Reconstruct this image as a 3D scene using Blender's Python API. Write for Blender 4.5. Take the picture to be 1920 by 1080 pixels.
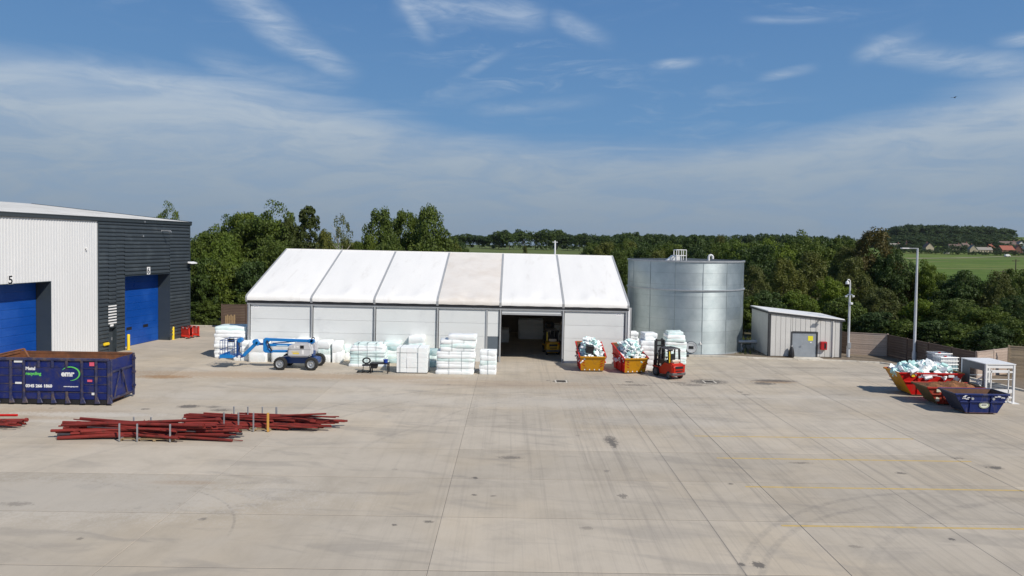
import bpy, bmesh, math, random
import numpy as np
from mathutils import Vector, Matrix, Euler
R = math.radians
PI = math.pi
sc = bpy.context.scene
for o in list(bpy.data.objects): bpy.data.objects.remove(o)
COL = sc.collection

# ------------------------------------------------------------------ camera
CAM_H = 9.4
F = 1280.0 / 1920.0            # focal length over picture width
PITCH, ROLL, SHIFT = R(1.77), 0.014, -0.0222
fw = Vector((0, math.cos(PITCH), -math.sin(PITCH)))
r0 = Vector((1, 0, 0)); u0 = r0.cross(fw)
rt = r0 * math.cos(ROLL) + u0 * math.sin(ROLL)
up = u0 * math.cos(ROLL) - r0 * math.sin(ROLL)
cd = bpy.data.cameras.new('camera'); cam = bpy.data.objects.new('camera', cd); COL.objects.link(cam)
cd.sensor_width = 36; cd.lens = 24; cd.shift_y = SHIFT; cd.clip_start = .1; cd.clip_end = 8000
M4 = Matrix.Identity(4)
for i in range(3):
    M4[i][0], M4[i][1], M4[i][2] = rt[i], up[i], -fw[i]
M4[2][3] = CAM_H
cam.matrix_world = M4
sc.camera = cam
sc.render.resolution_x, sc.render.resolution_y = 1024, 576

def ray(px, py):               # photograph pixel (1920 wide) to a direction; used once to survey where things stand
    return fw + rt * ((px - 960) / 1280) + up * ((540 - py) / 1280 + SHIFT * 1.5)
def G(px, py, z=0.0):          # point where the sight line meets height z
    d = ray(px, py); t = (z - CAM_H) / d.z
    return Vector((d.x * t, d.y * t, z))
def D(px, py, y):              # point of the sight line at depth y
    d = ray(px, py); t = y / d.y
    return Vector((d.x * t, y, CAM_H + d.z * t))

# ------------------------------------------------------------------ light
SUN_TO = Vector((.80, -.70, 1.0)).normalized()
SUN_EL = math.asin(SUN_TO.z); SUN_AZ = math.atan2(SUN_TO.x, SUN_TO.y)
sl = bpy.data.lights.new('sun', 'SUN'); sl.energy = 4.55; sl.angle = R(.53); sl.color = (1, .935, .85)
so = bpy.data.objects.new('sun', sl); COL.objects.link(so); so.rotation_euler = (-SUN_TO).to_track_quat('-Z', 'Y').to_euler()
so.location = (40, -30, 60)
sc.view_settings.view_transform = 'Standard'; sc.view_settings.look = 'None'
sc.view_settings.exposure = 0; sc.view_settings.gamma = 1; sc.view_settings.use_curve_mapping = False

class NT:                      # small helper that writes node trees
    def __init__(s, tree): s.t = tree; s.n = tree.nodes; s.l = tree.links
    def node(s, typ, **kw):
        n = s.n.new(typ)
        for k, v in kw.items(): setattr(n, k, v)
        return n
    def put(s, sock, v):
        if hasattr(v, 'is_linked') or isinstance(v, bpy.types.NodeSocket): s.l.new(v, sock)
        elif v is not None: sock.default_value = v
    def m(s, op, a, b=None, c=None, clamp=False):
        n = s.node('ShaderNodeMath', operation=op, use_clamp=clamp)
        s.put(n.inputs[0], a)
        if b is not None: s.put(n.inputs[1], b)
        if c is not None: s.put(n.inputs[2], c)
        return n.outputs[0]
    def ss(s, x, lo, hi, a=0.0, b=1.0):     # smoothstep
        n = s.node('ShaderNodeMapRange', interpolation_type='SMOOTHSTEP')
        s.put(n.inputs[0], x); s.put(n.inputs[1], lo); s.put(n.inputs[2], hi); s.put(n.inputs[3], a); s.put(n.inputs[4], b)
        return n.outputs[0]
    def lin(s, x, lo, hi, a=0.0, b=1.0):
        n = s.node('ShaderNodeMapRange'); n.clamp = True
        s.put(n.inputs[0], x); s.put(n.inputs[1], lo); s.put(n.inputs[2], hi); s.put(n.inputs[3], a); s.put(n.inputs[4], b)
        return n.outputs[0]
    def mix(s, f, a, b, mode='MIX'):
        n = s.node('ShaderNodeMix', data_type='RGBA', blend_type=mode); n.clamp_factor = True
        s.put(n.inputs[0], f)
        for sock, v in ((n.inputs[6], a), (n.inputs[7], b)):
            if isinstance(v, tuple) and len(v) == 3: v = (*v, 1)
            s.put(sock, v)
        return n.outputs[2]
    def noise(s, vec, scale, detail=3.0, rough=.5, dist=0.0, dim='3D'):
        n = s.node('ShaderNodeTexNoise', noise_dimensions=dim)
        if vec is not None: s.put(n.inputs['Vector'], vec)
        n.inputs['Scale'].default_value = scale; n.inputs['Detail'].default_value = detail
        n.inputs['Roughness'].default_value = rough; n.inputs['Distortion'].default_value = dist
        return n.outputs['Fac']
    def vec(s, x=0.0, y=0.0, z=0.0):
        n = s.node('ShaderNodeCombineXYZ')
        s.put(n.inputs[0], x); s.put(n.inputs[1], y); s.put(n.inputs[2], z)
        return n.outputs[0]
    def sep(s, v):
        n = s.node('ShaderNodeSeparateXYZ'); s.put(n.inputs[0], v); return n.outputs
    def ramp(s, x, pts, interp='EASE'):
        n = s.node('ShaderNodeValToRGB'); cr = n.color_ramp; cr.interpolation = interp
        while len(cr.elements) < len(pts): cr.elements.new(.5)
        for e, (p, c) in zip(cr.elements, pts):
            e.position = p; e.color = (c, c, c, 1) if not isinstance(c, tuple) else (*c, 1)
        s.put(n.inputs[0], x)
        return n.outputs[0]

def make_world():
    w = bpy.data.worlds.new('World'); sc.world = w; w.use_nodes = True
    t = NT(w.node_tree); t.n.clear()
    out = t.node('ShaderNodeOutputWorld'); bg = t.node('ShaderNodeBackground')
    sky = t.node('ShaderNodeTexSky', sky_type='NISHITA', sun_disc=False)
    sky.sun_elevation = SUN_EL; sky.sun_rotation = SUN_AZ; sky.altitude = 60
    sky.air_density = 1.0; sky.dust_density = .6; sky.ozone_density = 1.6
    g = t.node('ShaderNodeTexCoord').outputs['Generated']
    x, y, z = t.sep(g)
    az = t.m('ARCTAN2', x, y); el = t.m('ARCSINE', z)
    # thin high cloud in a wide bank, its upper edge runs round the horizon
    azn = t.m('MULTIPLY_ADD', az, 1 / (2 * PI), .5)
    e0 = t.ramp(azn, [(0, .2), (.36, .21), (.398, .233), (.44, .228), (.47, .200), (.492, .165), (.53, .14), (.565, .165), (.602, .215), (.64, .24), (1, .2)], 'B_SPLINE')
    P = t.vec(t.m('MULTIPLY', az, 1.0), t.m('MULTIPLY', el, 3.2), 0.0)
    warp = t.noise(P, 3.0, 4, .55)
    Pw = t.vec(t.m('ADD', az, t.m('MULTIPLY', warp, .25)), t.m('MULTIPLY_ADD', warp, .35, t.m('MULTIPLY', el, 4.5)), 0.0)
    fine = t.noise(Pw, 7.0, 7, .62, .6)
    fine2 = t.noise(t.vec(t.m('MULTIPLY', az, .8), t.m('MULTIPLY', el, 6.0), 4.0), 6.0, 6, .6, .8)
    big = t.noise(P, 2.0, 2, .5)
    hair = t.noise(t.vec(t.m('ADD', t.m('MULTIPLY', az, 7.0), t.m('MULTIPLY', el, 9.0)), t.m('MULTIPLY_ADD', warp, 2.5, t.m('MULTIPLY', el, 34.0)), 2.0), 1.6, 8, .68, 1.2)
    edge = t.m('SUBTRACT', t.m('ADD', e0, t.m('MULTIPLY', t.m('SUBTRACT', fine2, .5), .05)), el)
    bank = t.ss(edge, -.006, .05)
    soft = t.ss(fine, .30, .62, .62, 1.0)
    bank = t.m('MULTIPLY', t.m('MULTIPLY', bank, soft), t.ss(hair, .2, .6, .86, 1.0))
    # wisps above it
    wis = t.m('MULTIPLY', t.ss(fine, .47, .78), t.ss(big, .38, .6))
    wis = t.m('MULTIPLY', t.m('MULTIPLY', wis, .95), t.ss(hair, .3, .65, .35, 1.0))
    def streak(px0, py0, px1, py1, wpx, amt):
        def ae(px, py):
            d = ray(px, py).normalized(); return math.atan2(d.x, d.y), math.asin(d.z)
        a0, b0 = ae(px0, py0); a1, b1 = ae(px1, py1)
        L = math.hypot(a1 - a0, b1 - b0); ux, uy = (a1 - a0) / L, (b1 - b0) / L
        dx = t.m('SUBTRACT', az, a0); dy = t.m('SUBTRACT', el, b0)
        s_ = t.m('ADD', t.m('MULTIPLY', dx, ux), t.m('MULTIPLY', dy, uy))
        n_ = t.m('ADD', t.m('MULTIPLY', dx, -uy), t.m('MULTIPLY', dy, ux))
        n_ = t.m('ABSOLUTE', t.m('ADD', n_, t.m('MULTIPLY', t.m('SUBTRACT', warp, .5), wpx / 1280 * 1.6)))
        wd = wpx / 1280
        k = t.m('MULTIPLY', t.ss(n_, 0.0, wd, 1.0, 0.0), t.m('MULTIPLY', t.ss(s_, -.03, .02), t.ss(s_, L - .03, L + .03, 1.0, 0.0)))
        return t.m('MULTIPLY', k, t.m('MULTIPLY', t.ss(fine, .25, .62, .25 * amt, amt), t.ss(hair, .28, .64, .45, 1.1)))
    parts = [streak(405, -40, 560, 75, 42, .62), streak(520, 50, 650, 138, 36, .5), streak(380, 110, 640, 170, 40, .3), streak(745, -10, 800, 65, 26, .5),
             streak(760, 12, 1010, 30, 40, .45), streak(1050, 35, 1130, 70, 26, .42), streak(1245, 122, 1290, 118, 13, .85),
             streak(1450, 140, 1500, 130, 13, .8), streak(1630, 95, 1700, 70, 24, .7), streak(1650, 90, 1960, 135, 30, .55),
             streak(1895, 78, 1960, 70, 16, .8), streak(880, 135, 935, 105, 13, .4), streak(1420, 37, 1540, 35, 10, .3), streak(900, 205, 1120, 190, 18, .35)]
    c = t.m('MAXIMUM', bank, t.m('MULTIPLY', wis, .55))
    for p in parts: c = t.m('MAXIMUM', c, p)
    c = t.m('MULTIPLY', c, .93)
    # cloud brightness: brighter where the veil catches light, duller towards the horizon
    cb = t.ramp(t.lin(el, 0, .30), [(0, (.225, .29, .37)), (.35, (.325, .40, .485)), (.7, (.47, .55, .645)), (1, (.56, .64, .74))], 'LINEAR')
    cb = t.mix(t.ss(fine, .3, .7), cb, (1.07, 1.06, 1.04), 'MULTIPLY')
    blue = t.ramp(t.lin(el, 0, .42), [(0, (.24, .35, .50)), (.4, (.14, .295, .53)), (1, (.080, .205, .46))], 'LINEAR')
    skyc = t.mix(1.0, sky.outputs[0], (.055, .058, .062), 'MULTIPLY')
    base = t.mix(t.ss(el, .25, 1.2, .93, .35), skyc, blue)
    col = t.mix(c, base, cb)
    t.put(bg.inputs[0], t.mix(1.0, col, (10, 10, 10), 'MULTIPLY')); bg.inputs[1].default_value = .10
    t.l.new(bg.outputs[0], out.inputs[0])
make_world()

# ------------------------------------------------------------------ materials
MATS = {}
def mat(name, col, rough=.6, metal=0.0, var=.12, vscale=1.5, col2=None, amt2=.35, s2=1.2, bump=0.0, bscale=20.0, objvar=0.0, world=False, stretch=None, coat=0.0, trans=0.0, spec=.5):
    if name in MATS: return MATS[name]
    m_ = bpy.data.materials.new(name); m_.use_nodes = True; t = NT(m_.node_tree)
    b = t.n['Principled BSDF']
    if world: P = t.node('ShaderNodeNewGeometry').outputs['Position']
    else: P = t.node('ShaderNodeTexCoord').outputs['Object']
    if stretch:
        mp = t.node('ShaderNodeMapping'); t.put(mp.inputs[0], P); mp.inputs['Scale'].default_value = stretch; P = mp.outputs[0]
    n1 = t.noise(P, vscale, 5, .6)
    c = t.mix(t.lin(n1, .25, .75), tuple(v * (1 - var) for v in col), tuple(min(1, v * (1 + var)) for v in col))
    if col2:
        n2 = t.noise(P, s2, 6, .68, .3)
        c = t.mix(t.ss(n2, .62 - amt2 * .35, .72), c, col2)
    if objvar:
        oi = t.node('ShaderNodeObjectInfo').outputs['Random']
        k = t.lin(oi, 0, 1, 1 - objvar, 1 + objvar)
        mm = t.node('ShaderNodeVectorMath', operation='SCALE'); t.put(mm.inputs[0], c); t.put(mm.inputs[3], k); c = mm.outputs[0]
    t.put(b.inputs['Base Color'], c)
    b.inputs['Roughness'].default_value = rough; b.inputs['Metallic'].default_value = metal
    b.inputs['Specular IOR Level'].default_value = spec
    t.put(b.inputs['Roughness'], t.lin(n1, .3, .7, max(0, rough - .07), min(1, rough + .07)))
    if coat: b.inputs['Coat Weight'].default_value = coat
    if trans: b.inputs['Transmission Weight'].default_value = trans
    if bump:
        bp = t.node('ShaderNodeBump'); bp.inputs['Strength'].default_value = 1; bp.inputs['Distance'].default_value = bump
        t.put(bp.inputs['Height'], t.noise(P, bscale, 4, .6)); t.l.new(bp.outputs[0], b.inputs['Normal'])
    MATS[name] = m_
    return m_

# ------------------------------------------------------------------ mesh builder and object helpers
class MB:
    def __init__(s): s.v = []; s.f = []; s.sm = []; s.T = None
    def add(s, vs, fs, smooth=False):
        b = len(s.v)
        if s.T is not None: vs = [s.T @ Vector(v) for v in vs]
        s.v += [tuple(v) for v in vs]; s.f += [tuple(b + i for i in f) for f in fs]; s.sm += [smooth] * len(fs)
        return s
    def box(s, x0, y0, z0, x1, y1, z1):
        v = [(x0, y0, z0), (x1, y0, z0), (x1, y1, z0), (x0, y1, z0), (x0, y0, z1), (x1, y0, z1), (x1, y1, z1), (x0, y1, z1)]
        return s.add(v, [(0, 3, 2, 1), (4, 5, 6, 7), (0, 1, 5, 4), (1, 2, 6, 5), (2, 3, 7, 6), (3, 0, 4, 7)])
    def hexa(s, v): return s.add(v, [(0, 3, 2, 1), (4, 5, 6, 7), (0, 1, 5, 4), (1, 2, 6, 5), (2, 3, 7, 6), (3, 0, 4, 7)])
    def bar(s, p0, p1, w, t, upv=(0, 0, 1)):       # beam of width w and depth t between two points
        p0, p1 = Vector(p0), Vector(p1); d = (p1 - p0).normalized(); upv = Vector(upv)
        if abs(d.dot(upv)) > .97: upv = Vector((0, 1, 0))
        a = d.cross(upv).normalized() * (w / 2); b = a.cross(d).normalized() * (t / 2)
        return s.hexa([p0 - a - b, p0 + a - b, p1 + a - b, p1 - a - b, p0 - a + b, p0 + a + b, p1 + a + b, p1 - a + b])
    def tube(s, p0, p1, r, n=8, r1=None, cap=True):
        p0, p1 = Vector(p0), Vector(p1); d = (p1 - p0).normalized(); r1 = r if r1 is None else r1
        a = d.orthogonal().normalized(); b = d.cross(a)
        v = [p0 + (a * math.cos(2 * PI * i / n) + b * math.sin(2 * PI * i / n)) * r for i in range(n)]
        v += [p1 + (a * math.cos(2 * PI * i / n) + b * math.sin(2 * PI * i / n)) * r1 for i in range(n)]
        s.add(v, [(i, (i + 1) % n, n + (i + 1) % n, n + i) for i in range(n)], True)
        if cap:
            s.add(v[:n], [tuple(range(n))[::-1]]); s.add(v[n:], [tuple(range(n))])
        return s
    def path(s, pts, r, n=6):
        for a, b in zip(pts, pts[1:]): s.tube(a, b, r, n)
        return s
    def lathe(s, prof, n=24, c=(0, 0, 0), axis='z', cap=True):   # prof: (radius, height)
        c = Vector(c); v = []
        for (r, h) in prof:
            for i in range(n):
                a = 2 * PI * i / n; p = (r * math.cos(a), r * math.sin(a), h)
                if axis == 'y': p = (p[0], p[2], p[1])
                if axis == 'x': p = (p[2], p[0], p[1])
                v.append(c + Vector(p))
        f = []
        for k in range(len(prof) - 1):
            for i in range(n):
                j = (i + 1) % n; q = (k * n + i, k * n + j, (k + 1) * n + j, (k + 1) * n + i)
                f.append(q if axis != 'y' else q[::-1])
        s.add(v, f, True)
        if cap:
            s.add(v[:n], [tuple(range(n))]); s.add(v[-n:], [tuple(range(n))])
        return s
    def prism(s, poly, y0, y1):        # polygon in (x, z) pushed from y0 to y1
        n = len(poly); v = [(x, y0, z) for x, z in poly] + [(x, y1, z) for x, z in poly]
        return s.add(v, [tuple(range(n)), tuple(range(2 * n - 1, n - 1, -1))] + [(i, n + i, n + (i + 1) % n, (i + 1) % n) for i in range(n)])
    def xprism(s, poly, x0, x1):       # polygon in (y, z) pushed from x0 to x1
        n = len(poly); v = [(x0, y, z) for y, z in poly] + [(x1, y, z) for y, z in poly]
        return s.add(v, [tuple(range(n)), tuple(range(2 * n - 1, n - 1, -1))] + [(i, n + i, n + (i + 1) % n, (i + 1) % n) for i in range(n)])
    def quad(s, a, b, c, d): return s.add([a, b, c, d], [(0, 1, 2, 3)])
    def mesh(s, name, m, bevel=0.0, seg=1, fix=True, sharp=35):
        me = bpy.data.meshes.new(name); me.from_pydata(s.v, [], s.f)
        me.polygons.foreach_set('use_smooth', s.sm)
        if fix or bevel:
            bm = bmesh.new(); bm.from_mesh(me)
            if bevel:
                bmesh.ops.remove_doubles(bm, verts=bm.verts, dist=1e-5)
            if fix: bmesh.ops.recalc_face_normals(bm, faces=bm.faces)
            if bevel:
                es = [e for e in bm.edges if len(e.link_faces) == 2 and e.calc_face_angle(0) > R(25)]
                bmesh.ops.bevel(bm, geom=es, offset=bevel, segments=seg, affect='EDGES', clamp_overlap=True)
                for f in bm.faces: f.smooth = True
            bm.to_mesh(me); bm.free()
        me.set_sharp_from_angle(angle=R(sharp))
        if m is not None: me.materials.append(m)
        return me
    def build(s, name, m, parent=None, **kw):
        return ob(name, s.mesh(name, m, **kw), parent)
def ob(name, me, parent=None, loc=None, rot=None):
    o = bpy.data.objects.new(name, me); COL.objects.link(o)
    if parent is not None: o.parent = parent
    if loc is not None: o.location = loc
    if rot is not None: o.rotation_euler = rot
    return o
def tag(o, label=None, cat=None, group=None, kind=None):
    if label: o['label'] = label
    if cat: o['category'] = cat
    if group: o['group'] = group
    if kind: o['kind'] = kind
    return o
def thing(name, label, cat, loc=(0, 0, 0), rz=0.0, group=None):
    o = bpy.data.objects.new(name, None); COL.objects.link(o); o.location = loc; o.rotation_euler = (0, 0, rz)
    o.empty_display_size = .3
    return tag(o, label, cat, group)
KIDS = {}
def copy_thing(src, loc, rz=0.0, label=None, scale=None, kids=None):
    c = src.copy(); COL.objects.link(c); c.location = loc; c.rotation_euler = (0, 0, rz)
    if scale is not None: c.scale = scale
    if label: c['label'] = label
    for ch in (kids if kids is not None else list(src.children)):
        d = ch.copy(); COL.objects.link(d); d.parent = c
        for g in (ch.children if kids is None else ()):
            e = g.copy(); COL.objects.link(e); e.parent = d
    return c
def struct(o): o['kind'] = 'structure'; return o
def stuff(o): o['kind'] = 'stuff'; return o
def lettering(text, size, m, parent, origin, xdir, ydir, name='lettering', bold=.0, width=1.0, depth=.004):
    cu = bpy.data.curves.new(name, 'FONT'); cu.body = text; cu.size = size; cu.offset = bold; cu.extrude = depth; cu.resolution_u = 3
    t_ = bpy.data.objects.new('tmp', cu); COL.objects.link(t_)
    bpy.context.view_layer.update()
    me = bpy.data.meshes.new_from_object(t_.evaluated_get(bpy.context.evaluated_depsgraph_get()))
    bpy.data.objects.remove(t_); me.materials.clear(); me.materials.append(m)
    x = Vector(xdir).normalized(); y = Vector(ydir).normalized(); z = x.cross(y)
    M = Matrix((x * width, y, z)).transposed().to_4x4(); M.translation = Vector(origin)
    me.transform(M); me.name = name
    return ob(name, me, parent)
rnd = random.Random(11)
# ------------------------------------------------------------------ terrain
def sst(a, b, x):
    t = min(1, max(0, (x - a) / (b - a))); return t * t * (3 - 2 * t)
def interp(pts, x):
    if x <= pts[0][0]: return pts[0][1]
    for (a, va), (b, vb) in zip(pts, pts[1:]):
        if x <= b: return va + (vb - va) * sst(a, b, x)
    return pts[-1][1]
def lint(pts, x):
    if x <= pts[0][0]: return pts[0][1]
    for (a, va), (b, vb) in zip(pts, pts[1:]):
        if x <= b: return va + (vb - va) * (x - a) / (b - a)
    return pts[-1][1]
def T(x, y):
    if y < 80: return -.12
    ratio = x / max(y, 1)
    cen = lint([(80, -.12), (180, .5), (350, 3.2), (520, 5.9), (800, 6.2), (3000, 4)], y)
    right = lint([(80, -.12), (180, -2.5), (300, -4.9), (450, -1.5), (600, 2.8), (690, 6.0), (760, 9.2), (3000, 6)], y)
    w = sst(.28, .5, ratio) * (1 - sst(900, 1500, y) * .3)
    hill = (sst(735, 960, y) * 18 + sst(900, 1100, y) * 6) * sst(.49, .58, ratio) * (1 - sst(.75, .86, ratio)) * (1 - sst(1250, 1700, y))
    z = cen * (1 - w) + right * w + hill
    z += (math.sin(x * .013 + y * .007) + math.sin(x * .021 - y * .017)) * .35 * sst(120, 400, y)
    return z
def grass_mat(name, far=False):
    m_ = bpy.data.materials.new(name); m_.use_nodes = True; t = NT(m_.node_tree); b = t.n['Principled BSDF']
    P = t.node('ShaderNodeNewGeometry').outputs['Position']; x, y, z = t.sep(P)
    n1 = t.noise(P, .02, 5, .6); n2 = t.noise(t.vec(t.m('MULTIPLY', x, .004), t.m('MULTIPLY', y, .03), 0), 1.5, 4, .55)
    n3 = t.noise(P, .35, 4, .6)
    c = t.mix(t.ss(n1, .35, .65), (.072, .125, .016), (.110, .165, .026))
    c = t.mix(t.m('MULTIPLY', t.ss(n2, .46, .62), .8), c, (.17, .18, .06))
    # dry centre field and path across the hillside field
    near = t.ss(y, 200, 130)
    c = t.mix(t.ss(n3, .4, .7), c, t.mix(1.0, c, (.75, .8, .8), 'MULTIPLY'))
    cen = t.ss(t.m('DIVIDE', x, y), .3, .2)
    c = t.mix(t.m('MULTIPLY', cen, .65), c, (.105, .125, .045))
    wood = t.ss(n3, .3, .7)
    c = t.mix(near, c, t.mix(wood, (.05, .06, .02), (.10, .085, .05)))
    t.put(b.inputs['Base Color'], c); b.inputs['Roughness'].default_value = .9; b.inputs['Specular IOR Level'].default_value = .15
    return m_
ys = [-120, -60, 0, 30, 60, 79, 85] + list(np.linspace(100, 1200, 90)) + [1300, 1450, 1700, 2100, 2700, 3400]
def make_terrain():
    us = np.linspace(-1, 1, 150); v = []; f = []
    for y in ys:
        half = 260 + max(0, y) * 1.15
        for u in us:
            x = u * half; v.append((x, y, T(x, y)))
    n = len(us)
    for j in range(len(ys) - 1):
        for i in range(n - 1): f.append((j * n + i, j * n + i + 1, (j + 1) * n + i + 1, (j + 1) * n + i))
    me = bpy.data.meshes.new('ground'); me.from_pydata(v, [], f); me.polygons.foreach_set('use_smooth', [True] * len(f))
    me.materials.append(grass_mat('grass_fields'))
    struct(ob('ground', me))
make_terrain()

# ------------------------------------------------------------------ concrete yard
def concrete_mat():
    m_ = bpy.data.materials.new('yard_concrete'); m_.use_nodes = True; t = NT(m_.node_tree); b = t.n['Principled BSDF']
    P = t.node('ShaderNodeNewGeometry').outputs['Position']; x, y, z = t.sep(P)
    oi = t.node('ShaderNodeObjectInfo').outputs['Random']
    big = t.noise(P, .09, 4, .6, .4); med = t.noise(P, .5, 5, .65, .5); fin = t.noise(P, 5.0, 4, .7); fin2 = t.noise(P, 13.0, 4, .7)
    c = t.mix(t.ss(big, .3, .7), (.445, .390, .312), (.515, .455, .368))
    warm = t.ss(t.noise(P, .16, 3, .5), .45, .65)
    c = t.mix(t.m('MULTIPLY', warm, .5), c, (.50, .42, .31))
    c = t.mix(t.ss(med, .35, .75), c, t.mix(1.0, c, (.86, .86, .86), 'MULTIPLY'))
    # cloudy trowel wear in long cross bands
    tro = t.noise(t.vec(t.m('MULTIPLY', x, .25), t.m('MULTIPLY_ADD', x, .12, t.m('MULTIPLY', y, .9)), 3.0), 1.0, 5, .6, 1.0)
    c = t.mix(t.m('MULTIPLY', t.ss(tro, .50, .70), .5), c, (.305, .275, .235))
    # broom and drainage streaks that run towards the tent, strongest in the eastern bays
    st = t.noise(t.vec(t.m('MULTIPLY', x, 2.6), t.m('MULTIPLY', y, .045), 0.0), 1.0, 5, .75)
    st2 = t.noise(t.vec(t.m('MULTIPLY', x, 9.0), t.m('MULTIPLY', y, .10), 7.0), 1.0, 3, .7)
    east = t.lin(x, -8, 6, .18, 1.0)
    k = t.m('MULTIPLY', t.m('ADD', t.m('MULTIPLY', t.ss(st, .48, .70), .46), t.m('MULTIPLY', t.ss(st2, .5, .75), .26)), east)
    c = t.mix(k, c, (.245, .220, .190))
    # tyre marks: faint dark arcs of turning lorries
    def arc(cx, cy, rr, w, a0, a1, amt):
        dx = t.m('SUBTRACT', x, cx); dy = t.m('SUBTRACT', y, cy)
        d = t.m('SQRT', t.m('ADD', t.m('MULTIPLY', dx, dx), t.m('MULTIPLY', dy, dy)))
        an = t.m('ARCTAN2', dy, dx)
        k1 = t.ss(t.m('ABSOLUTE', t.m('SUBTRACT', d, rr)), w * .35, w, 1.0, 0.0)
        k2 = t.m('MULTIPLY', t.ss(an, a0, a0 + .25), t.ss(an, a1 - .25, a1, 1.0, 0.0))
        return t.m('MULTIPLY', t.m('MULTIPLY', k1, k2), t.m('MULTIPLY', t.ss(fin, .25, .7), amt))
    arcs = [(2.5, 30, 13.2, .16, 1.5, 3.0, .42), (2.5, 30, 15.3, .18, 1.45, 2.8, .42), (2.0, 28.5, 9.0, .16, 1.7, 3.0, .30), (3.5, 34, 7.5, .14, 1.6, 3.1, .34),
            (16, 15.5, 9.5, .16, 1.7, 3.05, .42), (17, 15.0, 11.2, .16, 1.5, 2.9, .42), (22, 12, 13.8, .22, 1.6, 2.7, .3),
            (-13.5, 21.0, 4.6, .07, .0, 1.35, .55),  (-4, 22, 16, .2, 2.2, 3.0, .22), (6, 56, 15, .2, -2.2, -1.0, .25)]
    kk = 0.0
    for a in arcs:
        v = arc(*a); kk = v if isinstance(kk, float) else t.m('MAXIMUM', kk, v)
    c = t.mix(t.m('MULTIPLY', kk, .75), c, (.17, .16, .15))
    # rust and mud washes, and oil spots, each with its own outline
    def blot(px, py, rx, ry, amt, soft=.6):
        g_ = G(px, py)
        dx = t.m('DIVIDE', t.m('SUBTRACT', x, g_.x), rx); dy = t.m('DIVIDE', t.m('SUBTRACT', y, g_.y), ry)
        d = t.m('SQRT', t.m('ADD', t.m('MULTIPLY', dx, dx), t.m('MULTIPLY', dy, dy)))
        d = t.m('ADD', d, t.m('MULTIPLY_ADD', med, 1.1, -.55)); d = t.m('ADD', d, t.m('MULTIPLY_ADD', fin, 2.4, -1.2)); d = t.m('ADD', d, t.m('MULTIPLY_ADD', fin2, 2.6, -1.3))
        return t.m('MULTIPLY', t.ss(d, 1.15 - soft, 1.2, 1.0, 0.0), min(1, amt * 1.2))
    def blots(lst):
        kk = None
        for a in lst:
            v = blot(*a); kk = v if kk is None else t.m('MAXIMUM', kk, v)
        return kk
    rust = blots([(305, 706, 2.2, .7, .8), (440, 702, 9, 1.2, .42), (640, 706, 9, 1.0, .4), (350, 905, 1.5, .25, .4), (60, 775, 6, 1.2, .25), (900, 720, 10, 1.4, .25), (1450, 716, 1.6, .6, .6)])
    c = t.mix(rust, c, (.33, .215, .12))
    pale = blots([(160, 777, 4, .55, .7), (130, 790, 3, .3, .5), (1060, 755, 9, 1.4, .35), (1230, 790, 5, 1.0, .25), (150, 930, 8, 2.2, .35), (620, 720, 9, .9, .3), (1500, 745, 8, .8, .25), (590, 745, 14, 1.2, .3)])
    c = t.mix(pale, c, (.54, .50, .435))
    oil = blots([(355, 762, .55, .35, .8, .3), (415, 769, .6, .3, .7), (400, 763, .4, .3, .5), (272, 767, .25, .12, .7, .3), (1145, 826, .32, .75, .75), (1150, 833, .2, .5, .8), (957, 858, .5, .22, .55), (1050, 715, .5, .35, .75, .3), (1190, 722, 1.1, .35, .5),
                 (1328, 716, 1.3, .8, .85), (1180, 716, .3, .2, .8, .3), (1300, 722, 1.0, .4, .6), (1450, 714, 1.6, .45, .8), (1432, 719, .8, .5, .75), (1400, 740, .3, .2, .6), (1388, 735, .2, .15, .7), (1275, 718, .6, .3, .5),
                 (1423, 1059, .17, .17, .9, .3), (1390, 1058, .1, .1, .8), (1168, 930, .16, .2, .6), (890, 896, .12, .12, .8, .3), (1865, 877, .35, .25, .8), (1688, 887, .2, .15, .7), (1500, 868, .5, .15, .5), (1785, 1011, .12, .1, .8),
                 (1605, 1025, .25, .12, .4), (1370, 907, .14, .1, .7), (740, 984, .1, .1, .7), (803, 978, .16, .1, .7), (890, 928, .12, .08, .7), (925, 930, .12, .08, .6), (150, 1010, .12, .1, .5), (1100, 990, .25, .15, .4), (1795, 859, .3, .12, .6), (1690, 735, 1.2, .4, .3), (30, 945, .5, .2, .4), (1520, 690, 2.5, .5, .3), (840, 722, 2.5, .35, .22), (700, 700, 3.0, .6, .25)])
    c = t.mix(t.m('MULTIPLY', oil, .82), c, (.095, .088, .08))
    sp = t.node('ShaderNodeTexVoronoi', feature='F1'); t.put(sp.inputs['Vector'], P); sp.inputs['Scale'].default_value = .33
    spk = t.m('MULTIPLY', t.ss(t.m('ADD', sp.outputs['Distance'], t.m('MULTIPLY', fin, .12)), .085, .115, 1.0, 0.0), t.ss(med, .4, .6))
    c = t.mix(t.m('MULTIPLY', spk, .65), c, (.14, .13, .12))
    k = t.lin(oi, 0, 1, .885, 1.06)
    mm = t.node('ShaderNodeVectorMath', operation='SCALE'); t.put(mm.inputs[0], c); t.put(mm.inputs[3], k)
    t.put(b.inputs['Base Color'], mm.outputs[0])
    t.put(b.inputs['Roughness'], t.lin(med, .3, .7, .72, .9)); b.inputs['Specular IOR Level'].default_value = .25
    bp = t.node('ShaderNodeBump'); bp.inputs['Distance'].default_value = .006; bp.inputs['Strength'].default_value = .6
    t.put(bp.inputs['Height'], t.m('ADD', fin, t.m('MULTIPLY', st2, .5))); t.l.new(bp.outputs[0], b.inputs['Normal'])
    return m_
CONC = concrete_mat()
SEAL = mat('joint_sealant', (.21, .19, .165), .9, var=.2)
KERB = mat('kerb_concrete', (.60, .56, .48), .85, var=.15, col2=(.33, .29, .23), bump=.004)
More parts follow.
